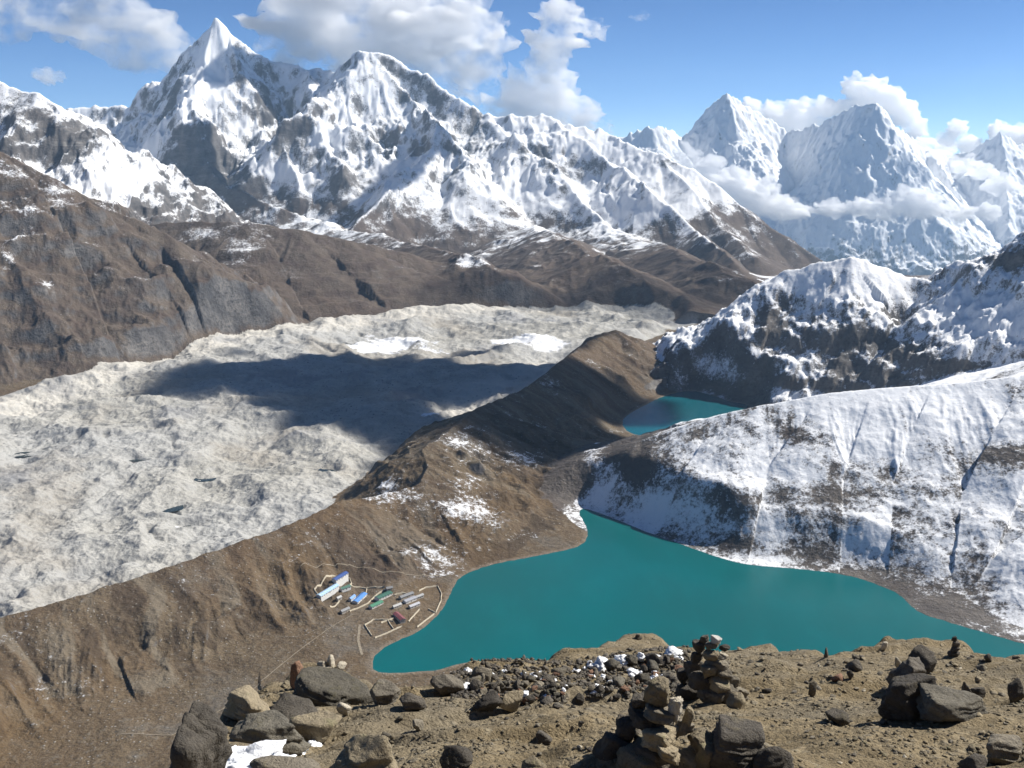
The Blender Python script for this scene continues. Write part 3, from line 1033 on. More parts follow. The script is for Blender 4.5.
cloud([(686, 156, DB, 10), (700, 170, DB, 15), (722, 184, DB, 19), (745, 194, DB, 20), (768, 206, DB, 18), (785, 214, DB, 14), (745, 210, DB, 16), (715, 196, DB, 14), (765, 190, DB, 9), (800, 211, DB, 10),
       (835, 209, DB, 13), (865, 206, DB, 13), (895, 208, DB, 15), (925, 212, DB, 15), (955, 212, DB, 13), (985, 214, DB, 11), (880, 216, DB, 11), (905, 196, DB, 13), (925, 196, DB, 10)], CL_SMALL,
      'long band of white cloud lying across the lower flanks of the far peaks', seed=580, vox=.2, amp=.9, flat=.75, wide=1.9)
DC = 20500
cloud([(925, 142, DC, 9), (942, 154, DC, 11), (962, 164, DC, 12), (982, 172, DC, 12), (1000, 182, DC, 11), (1014, 188, DC, 9)], CL_SMALL,
      'slanting streak of cloud falling down the ridge at far right', seed=590, amp=.9, wide=1.5)
# the cloud overhead whose shadow lies on the glacier and on the dark moraine hill
for spots, lab, sd_ in zip([[(175, 388, 80), (215, 374, 120), (280, 374, 170), (345, 366, 180), (410, 372, 180), (310, 405, 130), (370, 412, 150), (420, 425, 110), (470, 380, 170), (525, 372, 110),
                  (520, 408, 110), (565, 398, 110), (560, 430, 100), (610, 412, 90), (600, 440, 80), (480, 352, 60), (240, 352, 50), (485, 412, 95), (505, 398, 120), (530, 392, 130), (548, 380, 120), (575, 380, 120), (600, 392, 130), (625, 410, 100), (500, 425, 110), (540, 440, 110), (585, 448, 90), (400, 440, 70), (640, 425, 80)], [(455, 290, 130), (620, 282, 150), (690, 298, 150), (735, 283, 130), (650, 262, 120)], [(240, 62, 170), (262, 78, 190), (285, 92, 180), (300, 80, 150)], [(180, 150, 150), (196, 165, 170), (215, 180, 170), (245, 195, 140)], [(425, 150, 120), (400, 175, 140), (372, 200, 130)]],
                        ['cloud high overhead that shades the middle of the glacier and the dark moraine hill', 'cloud high overhead that shades the brown slopes beyond the glacier',
                         'small unseen cloud added high overhead to shade the right side of the tallest snow peak', 'small unseen cloud added high overhead to shade the dark rock wall under the tallest snow peak',  # small clouds added out of view only to shade the snow peaks
                         'small unseen cloud added high overhead to shade the hollow in the middle of the snowy massif'], (600, 610, 620, 630, 640)):
    ob = []
    for (a, b, r) in spots:
        p = hit(a, b)
        q = p + SUN * ((1900 - p[2]) / SUN[2])
        if ob:
            l_ = np.array(ob[-1])
            q4 = np.array((q[0], q[1], q[2], r))
            if len(spots) < 8:
                for t_ in np.arange(1, 6) / 6:
                    ob.append(tuple(l_ + (q4 - l_) * t_ - np.array([0, 0, 0, 25])))
        ob.append((q[0], q[1], q[2], r))
    cloud(ob, CL_VEIL if sd_ == 610 else CL_SHADE, lab, world=True, vox=.22, amp=.4, seed=sd_, flat=.9, deep=1.1)
# ------------------------------------------------------------------ the air
hz = NT('haze_air')
hv = hz.n('ShaderNodeVolumePrincipled')
hv.inputs['Color'].default_value = (.48, .72, 1, 1)
hv.inputs['Density'].default_value = 2.0e-5
hv.inputs['Anisotropy'].default_value = 0.2
hz.t.links.new(hv.outputs[0], hz.out.inputs['Volume'])
ztop = float(max(H.max() + 6, 40))
zbot = float(H.min() - 1)
bm = bmesh.new()
bmesh.ops.create_cube(bm, size=1)
for v in bm.verts:
    v.co = Vector((v.co.x * 28000, -300 + (v.co.y + .5) * 16900, zbot + (v.co.z + .5) * (ztop - zbot)))
me = bpy.data.meshes.new('haze')
bm.to_mesh(me)
bm.free()
tag(link('haze', me, hz.m), kind='stuff')

# ------------------------------------------------------------------ the summit ground we look over
BROW = np.array([(-200, 768 + 160), (150, 768 + 90), (185, 790), (197, 752), (212, 728), (235, 708), (270, 690), (300, 678), (340, 679), (380, 692), (430, 690), (470, 676), (520, 668), (560, 659),
                 (600, 648), (640, 640), (680, 648), (720, 650), (770, 647), (800, 654), (835, 661), (858, 656), (890, 646), (930, 645), (960, 652), (990, 660), (1024, 656), (1100, 650), (1300, 660)], float)
_bs, _be = [], []
for px, py in BROW:
    d = ray(px, py)
    mm = -d[2] / d[1]
    _bs.append(d[0] / d[1])
    _be.append(1.1 / max(mm - .45, .03))
_o = np.argsort(_bs)
_bs, _be = np.array(_bs)[_o], np.array(_be)[_o]


def fgz(x, y):
    x = np.asarray(x, float)
    y = np.asarray(y, float)
    s_ = x / np.maximum(y, .4)
    re = np.interp(s_, _bs, _be)
    over = np.maximum(y - re, 0)
    k = np.clip(re * .12, .4, 2.5)
    drop = np.where(over < k, over * over / (2 * k), over - k / 2)
    z = -1.1 - .45 * y - 0.75 * drop
    xx, yy = x.astype(np.float32), y.astype(np.float32)
    amp = sstep(2.0, 7.0, yy)
    z = z + fbm(xx / 2.6, yy / 2.6, 3, 700) * .16 * amp + fbm(xx / .7 + 3, yy / .7, 3, 710) * .045 + fbm(xx / .16, yy / .16, 3, 720) * .012
    # small terraces of scree, steps facing us
    st = fbm(xx / 3.5, yy / 1.3, 3, 730)
    z = z + sstep(.05, .35, st) * .10 * amp
    return z


def mat_stone(name, a, b, c, lichen=None):
    g = NT(name)
    geo = g.n('ShaderNodeNewGeometry')
    P = geo.outputs['Position']
    rnd = g.n('ShaderNodeObjectInfo').outputs['Random']
    P2 = g.n('ShaderNodeVectorMath', operation='ADD', i_0=P, i_1=g.n('ShaderNodeCombineXYZ', i_0=g.math('MULTIPLY', rnd, 37.0)).outputs[0]).outputs[0]
    n1 = g.noise(P2, 2.2, 5, .6)
    n2 = g.noise(P2, 11, 6, .65)
    n3 = g.noise(P2, 60, 4, .7)
    col = g.mix(g.step(n1, .35, .65), a, b)
    col = g.mix(g.step(n2, .48, .70, 0, .8), col, c)
    col = g.mix(g.step(n3, .5, .72, 0, .45), col, tuple(q * .45 for q in c))
    if lichen:
        col = g.mix(g.step(g.noise(P2, 5.5, 7, .7), .56, .66, 0, .6), col, lichen)
    br = g.step(rnd, 0, 1, .75, 1.2)
    hsv = g.n('ShaderNodeHueSaturation')
    g.put(hsv.inputs['Color'], col)
    g.put(hsv.inputs['Value'], br)
    b_ = g.n('ShaderNodeBsdfPrincipled')
    g.put(b_.inputs['Base Color'], hsv.outputs[0])
    b_.inputs['Roughness'].default_value = .88
    b_.inputs['Specular IOR Level'].default_value = .2
    bp = g.n('ShaderNodeBump')
    bp.inputs['Distance'].default_value = .05
    bp.inputs['Strength'].default_value = 1.0
    g.put(bp.inputs['Height'], g.math('ADD', n2, g.math('MULTIPLY', n3, .35)))
    g.put(b_.inputs['Normal'], bp.outputs[0])
    g.t.links.new(b_.outputs[0], g.out.inputs[0])
    return g.m


M_BUFF = mat_stone('buff_stone', (.26, .215, .145), (.33, .275, .185), (.17, .145, .105), (.30, .27, .15))
M_GREY = mat_stone('grey_stone', (.165, .145, .115), (.235, .205, .155), (.11, .097, .08), (.23, .20, .12))
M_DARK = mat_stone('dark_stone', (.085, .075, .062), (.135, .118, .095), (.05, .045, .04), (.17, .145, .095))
M_SLATE = mat_stone('slate_grey_stone', (.115, .105, .085), (.165, .148, .115), (.07, .064, .054), (.18, .16, .10))
M_PALE = mat_stone('pale_stone', (.42, .37, .28), (.50, .45, .36), (.30, .26, .19))
M_QUARTZ = mat_stone('quartz_stone', (.62, .60, .55), (.72, .70, .66), (.45, .42, .37))
M_RED = mat_stone('reddish_stone', (.20, .115, .075), (.25, .15, .10), (.12, .075, .055))


def mat_summit():
    g = NT('summit_dirt')
    P = g.n('ShaderNodeNewGeometry').outputs['Position']
    n0 = g.noise(P, .35, 4, .55)
    n1 = g.noise(P, 1.6, 6, .62)
    n2 = g.noise(P, 9, 6, .68)
    n3 = g.noise(P, 45, 4, .7)
    col = g.mix(g.step(n1, .35, .66), (.205, .160, .095), (.285, .228, .142))
    col = g.mix(g.step(n0, .42, .62, 0, .75), col, (.21, .18, .13))
    col = g.mix(g.step(n2, .50, .66, 0, .75), col, (.135, .110, .072))
    col = g.mix(g.step(n2, .44, .33, 0, .6), col, (.33, .285, .20))
    v = g.n('ShaderNodeTexVoronoi', feature='F1')
    g.put(v.inputs['Vector'], P)
    g.put(v.inputs['Scale'], 9.0)
    v2 = g.n('ShaderNodeTexVoronoi', feature='F1')
    g.put(v2.inputs['Vector'], P)
    g.put(v2.inputs['Scale'], 26.0)
    peb = g.math('MULTIPLY', g.step(v.outputs['Distance'], .42, .20), g.step(n1, .42, .6))
    peb2 = g.step(v2.outputs['Distance'], .42, .2, 0, .6)
    col = g.mix(g.math('MULTIPLY', peb, .6), col, (.24, .215, .17))
    col = g.mix(g.math('MULTIPLY', g.step(n3, .5, .66), .5), col, (.09, .075, .05))
    b = g.n('ShaderNodeBsdfPrincipled')
    g.put(b.inputs['Base Color'], col)
    b.inputs['Roughness'].default_value = .95
    b.inputs['Specular IOR Level'].default_value = .1
    bp = g.n('ShaderNodeBump')
    bp.inputs['Distance'].default_value = .06
    bp.inputs['Strength'].default_value = 1.0
    hh = g.math('ADD', g.math('MULTIPLY', peb, .5), g.math('MULTIPLY', peb2, .22))
    hh = g.math('ADD', hh, n2)
    hh = g.math('ADD', hh, g.math('MULTIPLY', n3, .3))
    g.put(bp.inputs['Height'], hh)
    g.put(b.inputs['Normal'], bp.outputs[0])
    g.t.links.new(b.outputs[0], g.out.inputs[0])
    return g.m


gss = cols(0.56, 760, 1.6, 40)
gys = rows([(.5, 3.5, .06), (3.5, 30, .0042), (30, 75, .05)])
gx, gy, gq = fan(gss, gys)
gz_ = fgz(gx, gy)
gme = mesh_from('summit_ground', np.stack([gx, gy, gz_], -1).reshape(-1, 3), gq)
tag(link('summit_ground', gme, mat_summit()), kind='structure')

# ------------------------------------------------------------------ stones
def ico(sub):
    bm = bmesh.new()
    bmesh.ops.create_icosphere(bm, subdivisions=sub, radius=1)
    bm.verts.ensure_lookup_table()
    v = np.array([x.co[:] for x in bm.verts])
    f = np.array([[q.index for q in x.verts] for x in bm.faces], np.int32)
    bm.free()
    return v, f


ICO = {k: ico(k) for k in (1, 2, 3, 4, 5)}


def rock_verts(seed, dims, sub=4, cuts=14, rough=.03, slab=0.0):
    """a broken stone: the solid cut by random planes, weathered a little"""
    r = np.random.default_rng(seed)
    u, f = ICO[sub]
    n = r.normal(size=(cuts + 4, 3))
    n[:, 2] *= 1 - .5 * slab
    n /= np.linalg.norm(n, axis=1, keepdims=True)
    d = r.uniform(.55, 1.05, len(n))
    if slab:
        n = np.concatenate([n, r.normal(size=(2, 3)) * .10 + np.array([[0, 0, 1], [0, 0, -1]])])
        n /= np.linalg.norm(n, axis=1, keepdims=True)
        d = np.concatenate([d, [.62 - .2 * slab, .62 - .2 * slab]])
    c = np.maximum(u @ n.T, 1e-4)
    rad_ = np.sort(np.minimum(d[None] / c, 1.5), axis=1)
    q = rad_[:, 0] - .022 * np.exp(-(rad_[:, 1] - rad_[:, 0]) / .03)      # worn edges
    v = u * q[:, None]
    p = (v * 2.6 + r.uniform(-50, 50, 3)).astype(np.float32)
    v = v + u * (rough * noise3(p, int(seed) % 40 + 800, 5))[:, None]
    ph = r.uniform(-.5, .5, 2)
    lay = v[:, 2] + v[:, 0] * ph[0] * .5 + v[:, 1] * ph[1] * .5
    ns = noise3((v * 1.3).astype(np.float32), 850, 2)
    st = perlin((lay * 6 + ns).astype(np.float32), np.full(len(v), seed * .37 % 50, np.float32), 855)
    v = v + u * (np.clip(st * 3, -1, 1) * rough * 1.5)[:, None] * np.array([1, 1, .15])
    ext = np.abs(v).max(0)
    return v / ext * np.array(dims) * .5, f


def rot(v, rx, ry, rz):
    cx, sx_, cy_, sy, cz, sz = math.cos(rx), math.sin(rx), math.cos(ry), math.sin(ry), math.cos(rz), math.sin(rz)
    Rx = np.array([[1, 0, 0], [0, cx, -sx_], [0, sx_, cx]])
    Ry = np.array([[cy_, 0, sy], [0, 1, 0], [-sy, 0, cy_]])
    Rz = np.array([[cz, -sz, 0], [sz, cz, 0], [0, 0, 1]])
    return v @ (Rz @ Ry @ Rx).T


_q = np.array([0, CP, -SP])


def ground_at(px, py):
    d = ray(px, py)
    y = np.linspace(2.0, 28, 1400)
    g = fgz(y * d[0] / d[1], y) - y * d[2] / d[1]
    k = int(np.argmax(g >= 0)) if (g >= 0).any() else int(np.argmin(np.abs(g)))
    yy = y[k]
    return np.array([yy * d[0] / d[1], yy, float(fgz(np.array([yy * d[0] / d[1]]), np.array([yy]))[0])])


_seed = [1000]


def stone_mesh(name, v, f, mat):
    return mesh_from(name, v, f)


def boulder(px, py, w, h, mat, label, depth=.8, r=(0, 0, 0), sub=4, cuts=11, rough=.05, sink=.12, name='boulder', group=None, parent=None, at=None, seed=None, slab=0.0, cat='boulder'):
    """a rock whose foot stands at pixel (px,py) on the summit ground, w x h pixels across"""
    p = ground_at(px, py) if at is None else np.array(at)
    sc_ = float(p @ _q) / F
    W, Hh = w * sc_, h * sc_ / (1 - sink)
    _seed[0] += 1
    v, f = rock_verts(seed or _seed[0], (W, W * depth, Hh), sub, cuts, rough * .7, slab)
    v = rot(v, *[rad(a) for a in r])
    v[:, 2] -= v[:, 2].min() + sink * Hh
    me = mesh_from(name, v, f, smooth=False)
    o = link(name, me, mat, parent)
    base = np.array(parent.location) if parent is not None else np.zeros(3)
    o.location = p - base
    if parent is None:
        tag(o, label, cat, group)
    return o


# outcrop at the left end
boulder(199, 812, 74, 110, M_DARK, 'large block at the left end of the summit rocks, coloured dark for its shaded left side', 1.2, (0, 10, 30), 5, 9, .08, .05, slab=.9)  # dark stone carries the shade of its left face
boulder(206, 716, 15, 40, M_DARK, 'thin rock spike, darkened for shade, pointing up at the left end of the summit rocks', .8, (0, -14, 0), 4, 10, .05)  # shade side put into the stone colour
boulder(250, 722, 48, 34, M_BUFF, 'buff lit boulder just right of the dark rock spike', 1.0, (0, 10, 20), 5, 12)
boulder(270, 748, 92, 32, M_SLATE, 'wide flat grey ledge directly above the snow patch at the left', .8, (0, 4, -10), 5, 16, .06, slab=.6)
boulder(316, 738, 52, 24, M_BUFF, 'low buff slab wedged at the right end of the snow patch', .8, (0, 6, 10), 4, slab=.5)
boulder(298, 722, 60, 14, M_DARK, 'low slab coloured dark for the shade under the big slab outcrop', .8, (0, 10, 5), 4, slab=.7)  # dark stone stands for the shade below the overhang
boulder(328, 706, 104, 25, M_SLATE, 'big grey slab outcrop with a dark undercut, behind the left ledges', .75, (0, 13, -14), 5, 16, .06, slab=.9)
boulder(296, 688, 21, 36, M_RED, 'reddish triangular rock standing at the left end of the grey slab outcrop', .8, (0, -6, 30), 4, 12)
for a in [(322, 668, 14, 9), (332, 667, 11, 17), (341, 670, 13, 9), (326, 672, 18, 7)]:
    boulder(*a, M_PALE, 'pale broken rock in the small heap on top of the grey slab outcrop', .8, (0, random.uniform(-12, 12), random.uniform(0, 90)), 3, 9, group='heap of pale rocks on the slab outcrop', name='rock', cat='rock')
boulder(345, 716, 17, 16, M_PALE, 'small pale rounded rock resting on the right end of the left outcrop', .9, (0, 0, 20), 4)
boulder(366, 790, 100, 74, M_BUFF, 'broad buff hump of rock right of the snow patch at the bottom left', 1.2, (0, 10, 40), 5, 22, .07, .25)
boulder(285, 776, 70, 22, M_GREY, 'grey slab at the bottom edge in front of the snow patch', .6, (0, 6, 0), 4)
boulder(385, 703, 40, 28, M_GREY, 'rounded grey boulder on the brow, lit on its right and dark on its left', 1, (0, 6, 50), 5, 10)
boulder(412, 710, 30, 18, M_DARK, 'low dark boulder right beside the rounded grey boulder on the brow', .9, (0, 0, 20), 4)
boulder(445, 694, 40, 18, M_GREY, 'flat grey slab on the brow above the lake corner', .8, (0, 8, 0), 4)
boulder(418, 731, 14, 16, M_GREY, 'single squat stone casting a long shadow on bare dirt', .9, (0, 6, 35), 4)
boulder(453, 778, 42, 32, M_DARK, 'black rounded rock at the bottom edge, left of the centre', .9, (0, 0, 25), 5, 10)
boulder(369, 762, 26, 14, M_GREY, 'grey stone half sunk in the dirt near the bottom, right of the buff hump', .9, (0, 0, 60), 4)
boulder(510, 712, 26, 26, M_BUFF, 'leaning buff slab with a dark shadow on its left side', .55, (0, 32, 10), 4, 12)
boulder(488, 711, 30, 18, M_DARK, 'dark rock standing in for the shadow left of the leaning buff slab', .9, (0, 0, 40), 4)  # dark stone in place of the slab's cast shadow
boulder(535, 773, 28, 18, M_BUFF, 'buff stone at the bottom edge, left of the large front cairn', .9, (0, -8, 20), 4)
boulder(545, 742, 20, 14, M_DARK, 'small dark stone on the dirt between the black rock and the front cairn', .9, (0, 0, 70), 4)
boulder(480, 680, 22, 18, M_GREY, 'grey rock with snow beside it at the left end of the snowy rubble', .9, (0, 0, 30), 4)
# around the cairns
boulder(738, 708, 24, 19, M_BUFF, 'pale buff boulder at the right foot of the far cairn', .9, (0, 8, 20), 4, 10)
boulder(736, 762, 58, 40, M_DARK, 'dark boulder between the front cairn and the right bottom edge', .9, (0, 8, -20), 5, 12)
boulder(772, 774, 60, 34, M_DARK, 'dark wedge shaped as a rock shadow at the bottom edge, right of the dark boulder', .9, (0, -12, 10), 5, 12)  # rock's shadow built as a dark stone
boulder(906, 716, 58, 50, M_DARK, 'black overhanging outcrop with a snow streak in its hollow', .9, (0, -6, 10), 5, 16)
boulder(908, 694, 52, 36, M_DARK, 'dark upper block of the black outcrop at right', .9, (0, 12, 40), 5, 16, slab=.4)
boulder(920, 674, 36, 32, M_DARK, 'dark knob of rock on top of the black outcrop at right', .9, (0, 0, 40), 4, 14)
boulder(950, 717, 76, 26, M_SLATE, 'broad grey rock lit from the right, beside the black outcrop', .8, (0, 10, 15), 5, 18, slab=.4)
boulder(898, 668, 9, 15, M_PALE, 'thin pale stone standing tilted above the black outcrop', .6, (0, -28, 0), 3)
boulder(965, 700, 11, 20, M_DARK, 'narrow upright stone, left one of the pair on the right slope', .9, (0, -4, 0), 4)
boulder(977, 700, 15, 19, M_DARK, 'stout dark upright stone, right one of the pair on the right slope', .9, (0, 4, 0), 4)
boulder(1016, 702, 20, 26, M_DARK, 'tall dark rock at the right edge of the picture', .9, (0, 5, 0), 4)
boulder(1000, 764, 50, 30, M_GREY, 'large grey boulder in the lower right corner', .9, (0, 10, 30), 5, 11)
boulder(972, 772, 34, 22, M_DARK, 'dark boulder just left of the grey boulder in the lower right corner', .9, (0, 0, 0), 4)
boulder(812, 697, 9, 17, M_GREY, 'lone upright stone on bare dirt, right of the far cairn', .8, (0, 4, 0), 4)
boulder(840, 724, 32, 14, M_DARK, 'flat dark rock on the dirt in the middle of the right slope', .9, (0, 0, 0), 4)
boulder(826, 657, 5, 13, M_DARK, 'thin upright stone on the skyline of the right slope', .8, (0, 0, 0), 3)
boulder(884, 650, 7, 11, M_PALE, 'small pale pointed stone on the right part of the brow', .7, (0, 5, 0), 3)
boulder(855, 671, 18, 12, M_DARK, 'dark stone under the brow, left of the black outcrop', .9, (0, 0, 0), 3)
boulder(850, 678, 7, 10, M_DARK, 'little pointed dark stone in front of the stone under the brow', .9, (0, 0, 0), 3)
boulder(837, 681, 14, 9, M_RED, 'rusty low stone in the middle of the right slope', .9, (0, 0, 0), 3)
boulder(987, 662, 9, 12, M_DARK, 'dark pointed stone at the right end of the brow', .9, (0, 0, 0), 3)


def cairn(px, py, label, stones, mat=M_BUFF):
    p = ground_at(px, py)
    e = bpy.data.objects.new('cairn', None)
    COL.objects.link(e)
    e.location = p
    tag(e, label, 'cairn', 'stone cairns on the summit')
    dep = float(p @ _q)
    for i, (cx, cy, w, h, tilt, dy, mt) in enumerate(stones):
        d = ray(cx, cy)
        c = d * ((dep + dy) / float(d @ _q))
        k = (dep + dy) / F
        _seed[0] += 1
        v, f = rock_verts(_seed[0], (w * k, w * k * .95 if h < w * 1.3 else w * k, h * k * 1.12), 4, 9, .06, .8)
        v = rot(v, rad(random.uniform(-6, 6)), rad(tilt), rad(random.uniform(-20, 20)))
        o = link('stone', mesh_from('stone', v, f, smooth=False), mt, e)
        o.location = c - p
    return e


cairn(655, 772, 'large front cairn of stacked buff slabs at the bottom, shade coloured into its left side', [  # dark stones on the left paint the cairn's shaded side
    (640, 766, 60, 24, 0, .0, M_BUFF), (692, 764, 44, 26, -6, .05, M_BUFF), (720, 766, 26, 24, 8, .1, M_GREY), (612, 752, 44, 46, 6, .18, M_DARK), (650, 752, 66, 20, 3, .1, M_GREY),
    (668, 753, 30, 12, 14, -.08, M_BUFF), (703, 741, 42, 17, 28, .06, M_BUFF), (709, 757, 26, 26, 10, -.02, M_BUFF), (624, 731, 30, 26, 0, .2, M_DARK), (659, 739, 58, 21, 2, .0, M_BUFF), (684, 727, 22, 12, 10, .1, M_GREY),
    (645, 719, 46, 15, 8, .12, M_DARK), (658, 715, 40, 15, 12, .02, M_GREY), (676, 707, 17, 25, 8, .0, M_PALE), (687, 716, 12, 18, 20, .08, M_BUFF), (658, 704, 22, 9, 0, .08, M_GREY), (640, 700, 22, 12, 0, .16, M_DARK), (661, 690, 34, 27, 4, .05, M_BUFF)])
cairn(712, 702, 'far cairn of piled rough stones with a white stone on top', [  # left half in dark stone to colour in its shade
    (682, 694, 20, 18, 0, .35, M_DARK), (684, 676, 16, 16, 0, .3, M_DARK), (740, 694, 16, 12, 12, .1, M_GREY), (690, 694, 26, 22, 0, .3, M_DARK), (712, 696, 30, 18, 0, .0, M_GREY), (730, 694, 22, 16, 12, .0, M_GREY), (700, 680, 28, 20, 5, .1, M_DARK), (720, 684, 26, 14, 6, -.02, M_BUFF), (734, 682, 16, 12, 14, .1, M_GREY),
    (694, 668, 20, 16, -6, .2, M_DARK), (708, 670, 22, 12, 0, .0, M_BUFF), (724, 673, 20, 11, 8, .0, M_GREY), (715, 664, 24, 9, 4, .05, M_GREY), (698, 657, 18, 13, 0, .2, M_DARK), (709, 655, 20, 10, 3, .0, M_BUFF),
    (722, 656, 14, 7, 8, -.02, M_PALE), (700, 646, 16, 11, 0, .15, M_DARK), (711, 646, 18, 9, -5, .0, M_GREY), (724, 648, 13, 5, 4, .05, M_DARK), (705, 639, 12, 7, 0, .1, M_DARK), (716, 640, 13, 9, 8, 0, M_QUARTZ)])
cairn(955, 656, 'little dark cairn standing on the skyline at the right', [
    (955, 654, 13, 6, 0, .0, M_DARK), (955, 649, 10, 5, 4, 0, M_DARK), (956, 644, 8, 5, -4, 0, M_DARK), (955, 639, 6, 5, 0, 0, M_DARK)])
cairn(638, 640, 'tiny cairn on the bare hump of the brow above the lake', [
    (638, 639, 8, 4, 0, 0, M_DARK), (638, 636, 5, 4, 0, 0, M_DARK)])

# snowy rubble between the brow and the far cairn
R2 = np.random.default_rng(77)
cnt = 0
for i in range(210):
    t = R2.random()
    px = 462 + t * 222
    lo = np.interp(px, [460, 500, 560, 620, 690], [676, 668, 664, 660, 656])
    hi = np.interp(px, [460, 500, 560, 620, 690], [694, 702, 706, 698, 684])
    py = lo + R2.random() ** .8 * (hi - lo)
    w = R2.uniform(5, 11) * (1.7 if R2.random() < .14 else 1)
    mt = (M_DARK, M_DARK, M_DARK, M_SLATE, M_SLATE, M_GREY, M_RED)[R2.integers(0, 7)]
    big = w > 15
    boulder(px, py + 3, w, w * R2.uniform(.4, .8), mt, 'dark angular rock in the snow speckled rubble on the brow', R2.uniform(.7, 1.1), (R2.uniform(-15, 15), R2.uniform(-25, 25), R2.uniform(0, 180)), 3, 10, .05, .15,
            name='rock', group='dark rocks of the snowy rubble', cat='rock')
# small stones lying about on the dirt: a few kinds, copied
PROTO = []
for k in range(10):
    v, f = rock_verts(3000 + k, (1, R2.uniform(.7, 1.0), R2.uniform(.45, .9)), 3, 10, .05)
    PROTO.append(mesh_from('stone', v, f, smooth=False))
    PROTO[-1].materials.append((M_BUFF, M_GREY, M_GREY, M_DARK, M_BUFF, M_GREY, M_PALE, M_DARK, M_BUFF, M_GREY)[k])
k = 0
while k < 230:
    px = R2.uniform(385, 1040)
    py = R2.uniform(650, 768) if R2.random() < .55 else R2.uniform(650, 700)
    d = ray(px, py)
    top = np.interp(px, BROW[:, 0], BROW[:, 1])
    if py < top + 1:
        continue
    if 462 < px < 690 and py < 705:
        continue
    p = ground_at(px, py)
    w = R2.uniform(3.5, 8) * (1.8 if R2.random() < .10 else 1) * float(p @ _q) / F
    o = link('stone', PROTO[R2.integers(0, 10)])
    o.location = p + np.array([0, 0, w * .12])
    o.scale = (w, w, w * R2.uniform(.5, 1.0))
    o.rotation_euler = (R2.uniform(-.3, .3), R2.uniform(-.3, .3), R2.uniform(0, 6.28))
    tag(o, 'small loose stone lying on the dry dirt of the summit', 'stone', 'small loose stones on the dirt')
    k += 1
# gravel: far too many to count
gv, gf = [], []
v0, f0_ = ICO[1]
n = 0
for i in range(19000):
    y = 4.5 * (24 / 4.5) ** R2.random()
    s_ = R2.uniform(-.36, .58)
    if y > np.interp(s_, _bs, _be) * 1.08:
        continue
    cl = float(perlin(np.array([s_ * y / 1.1], np.float32), np.array([y / 1.1], np.float32), 760)[0])
    if R2.random() > .45 + cl * 1.2:
        continue
    w = R2.lognormal(-4.75, .55) * (1 + y / 30)
    v = v0 * (1 + R2.uniform(-.5, .3, (len(v0), 1))) * np.array([w, w * R2.uniform(.6, 1), w * R2.uniform(.25, .6)])
    v = rot(v, R2.uniform(-.3, .3), R2.uniform(-.3, .3), R2.uniform(0, 6.28))
    gv.append(v + np.array([s_ * y, y, 0]))
    gf.append(f0_ + n)
    n += len(v0)
gv = np.concatenate(gv)
cz = fgz(gv.reshape(-1, len(v0), 3)[:, :, 0].mean(1), gv.reshape(-1, len(v0), 3)[:, :, 1].mean(1))
gv[:, 2] += np.repeat(cz, len(v0)) + .006
tag(link('gravel', mesh_from('gravel', gv, np.concatenate(gf), smooth=False), M_BUFF), kind='stuff')

gv, gf, n = [], [], 0
for i in range(3200):
    px = R2.uniform(452, 690)
    lo = np.interp(px, [450, 500, 560, 620, 690], [678, 668, 664, 661, 657])
    hi = np.interp(px, [450, 500, 560, 620, 690], [698, 706, 709, 702, 690])
    py = R2.uniform(lo, hi)
    d = ray(px, py)
    y = 1.1 / max(-d[2] / d[1] - .45, .03)
    y = min(y, 26)
    w = R2.lognormal(-.1, .45) * 2.2 * y / F
    v = v0 * (1 + R2.uniform(-.5, .3, (len(v0), 1))) * np.array([w, w * R2.uniform(.5, 1), w * R2.uniform(.4, .8)])
    v = rot(v, R2.uniform(-.6, .6), R2.uniform(-.6, .6), R2.uniform(0, 6.28))
    gv.append(v + np.array([y * d[0] / d[1], y, 0]))
    gf.append(f0_ + n)
    n += len(v0)
gv = np.concatenate(gv)
q3 = gv.reshape(-1, len(v0), 3).mean(1)
gv[:, 2] += np.repeat(fgz(q3[:, 0], q3[:, 1]), len(v0)) + .015
tag(link('scree', mesh_from('scree', gv, np.concatenate(gf), smooth=False), M_DARK), kind='stuff')


# snow left in the hollows
def mat_snow():
    g = NT('old_snow')
    P = g.n('ShaderNodeNewGeometry').outputs['Position']
    n1 = g.noise(P, 6, 5, .6)
    n2 = g.noise(P, 40, 3, .6)
    col = g.mix(g.step(n1, .4, .7), (.82, .83, .85), (.74, .75, .77))
    b = g.n('ShaderNodeBsdfPrincipled')
    g.put(b.inputs['Base Color'], col)
    b.inputs['Roughness'].default_value = .7
    bp = g.n('ShaderNodeBump')
    bp.inputs['Distance'].default_value = .03
    g.put(bp.inputs['Height'], g.math('ADD', n1, g.math('MULTIPLY', n2, .3)))
    g.put(b.inputs['Normal'], bp.outputs[0])
    g.t.links.new(b.outputs[0], g.out.inputs[0])
    return g.m


M_SNOW = mat_snow()
sv, sf, n = [], [], 0


def snow_lump(px, py, w, h, depth=1.0, lift=0.0):
    global n
    p = ground_at(px, py)
    k = float(p @ _q) / F
    _seed[0] += 1
    v, f = rock_verts(_seed[0], (w * k, w * k * depth, h * k * 1.1), 4, 5, .13)
    v = v * (1 + .35 * noise3((v / (w * k) * 3 + _seed[0]).astype(np.float32), 870, 4))[:, None]
    sv.append(v + p + np.array([0, 0, lift]))
    sf.append(f + n)
    n += len(v)


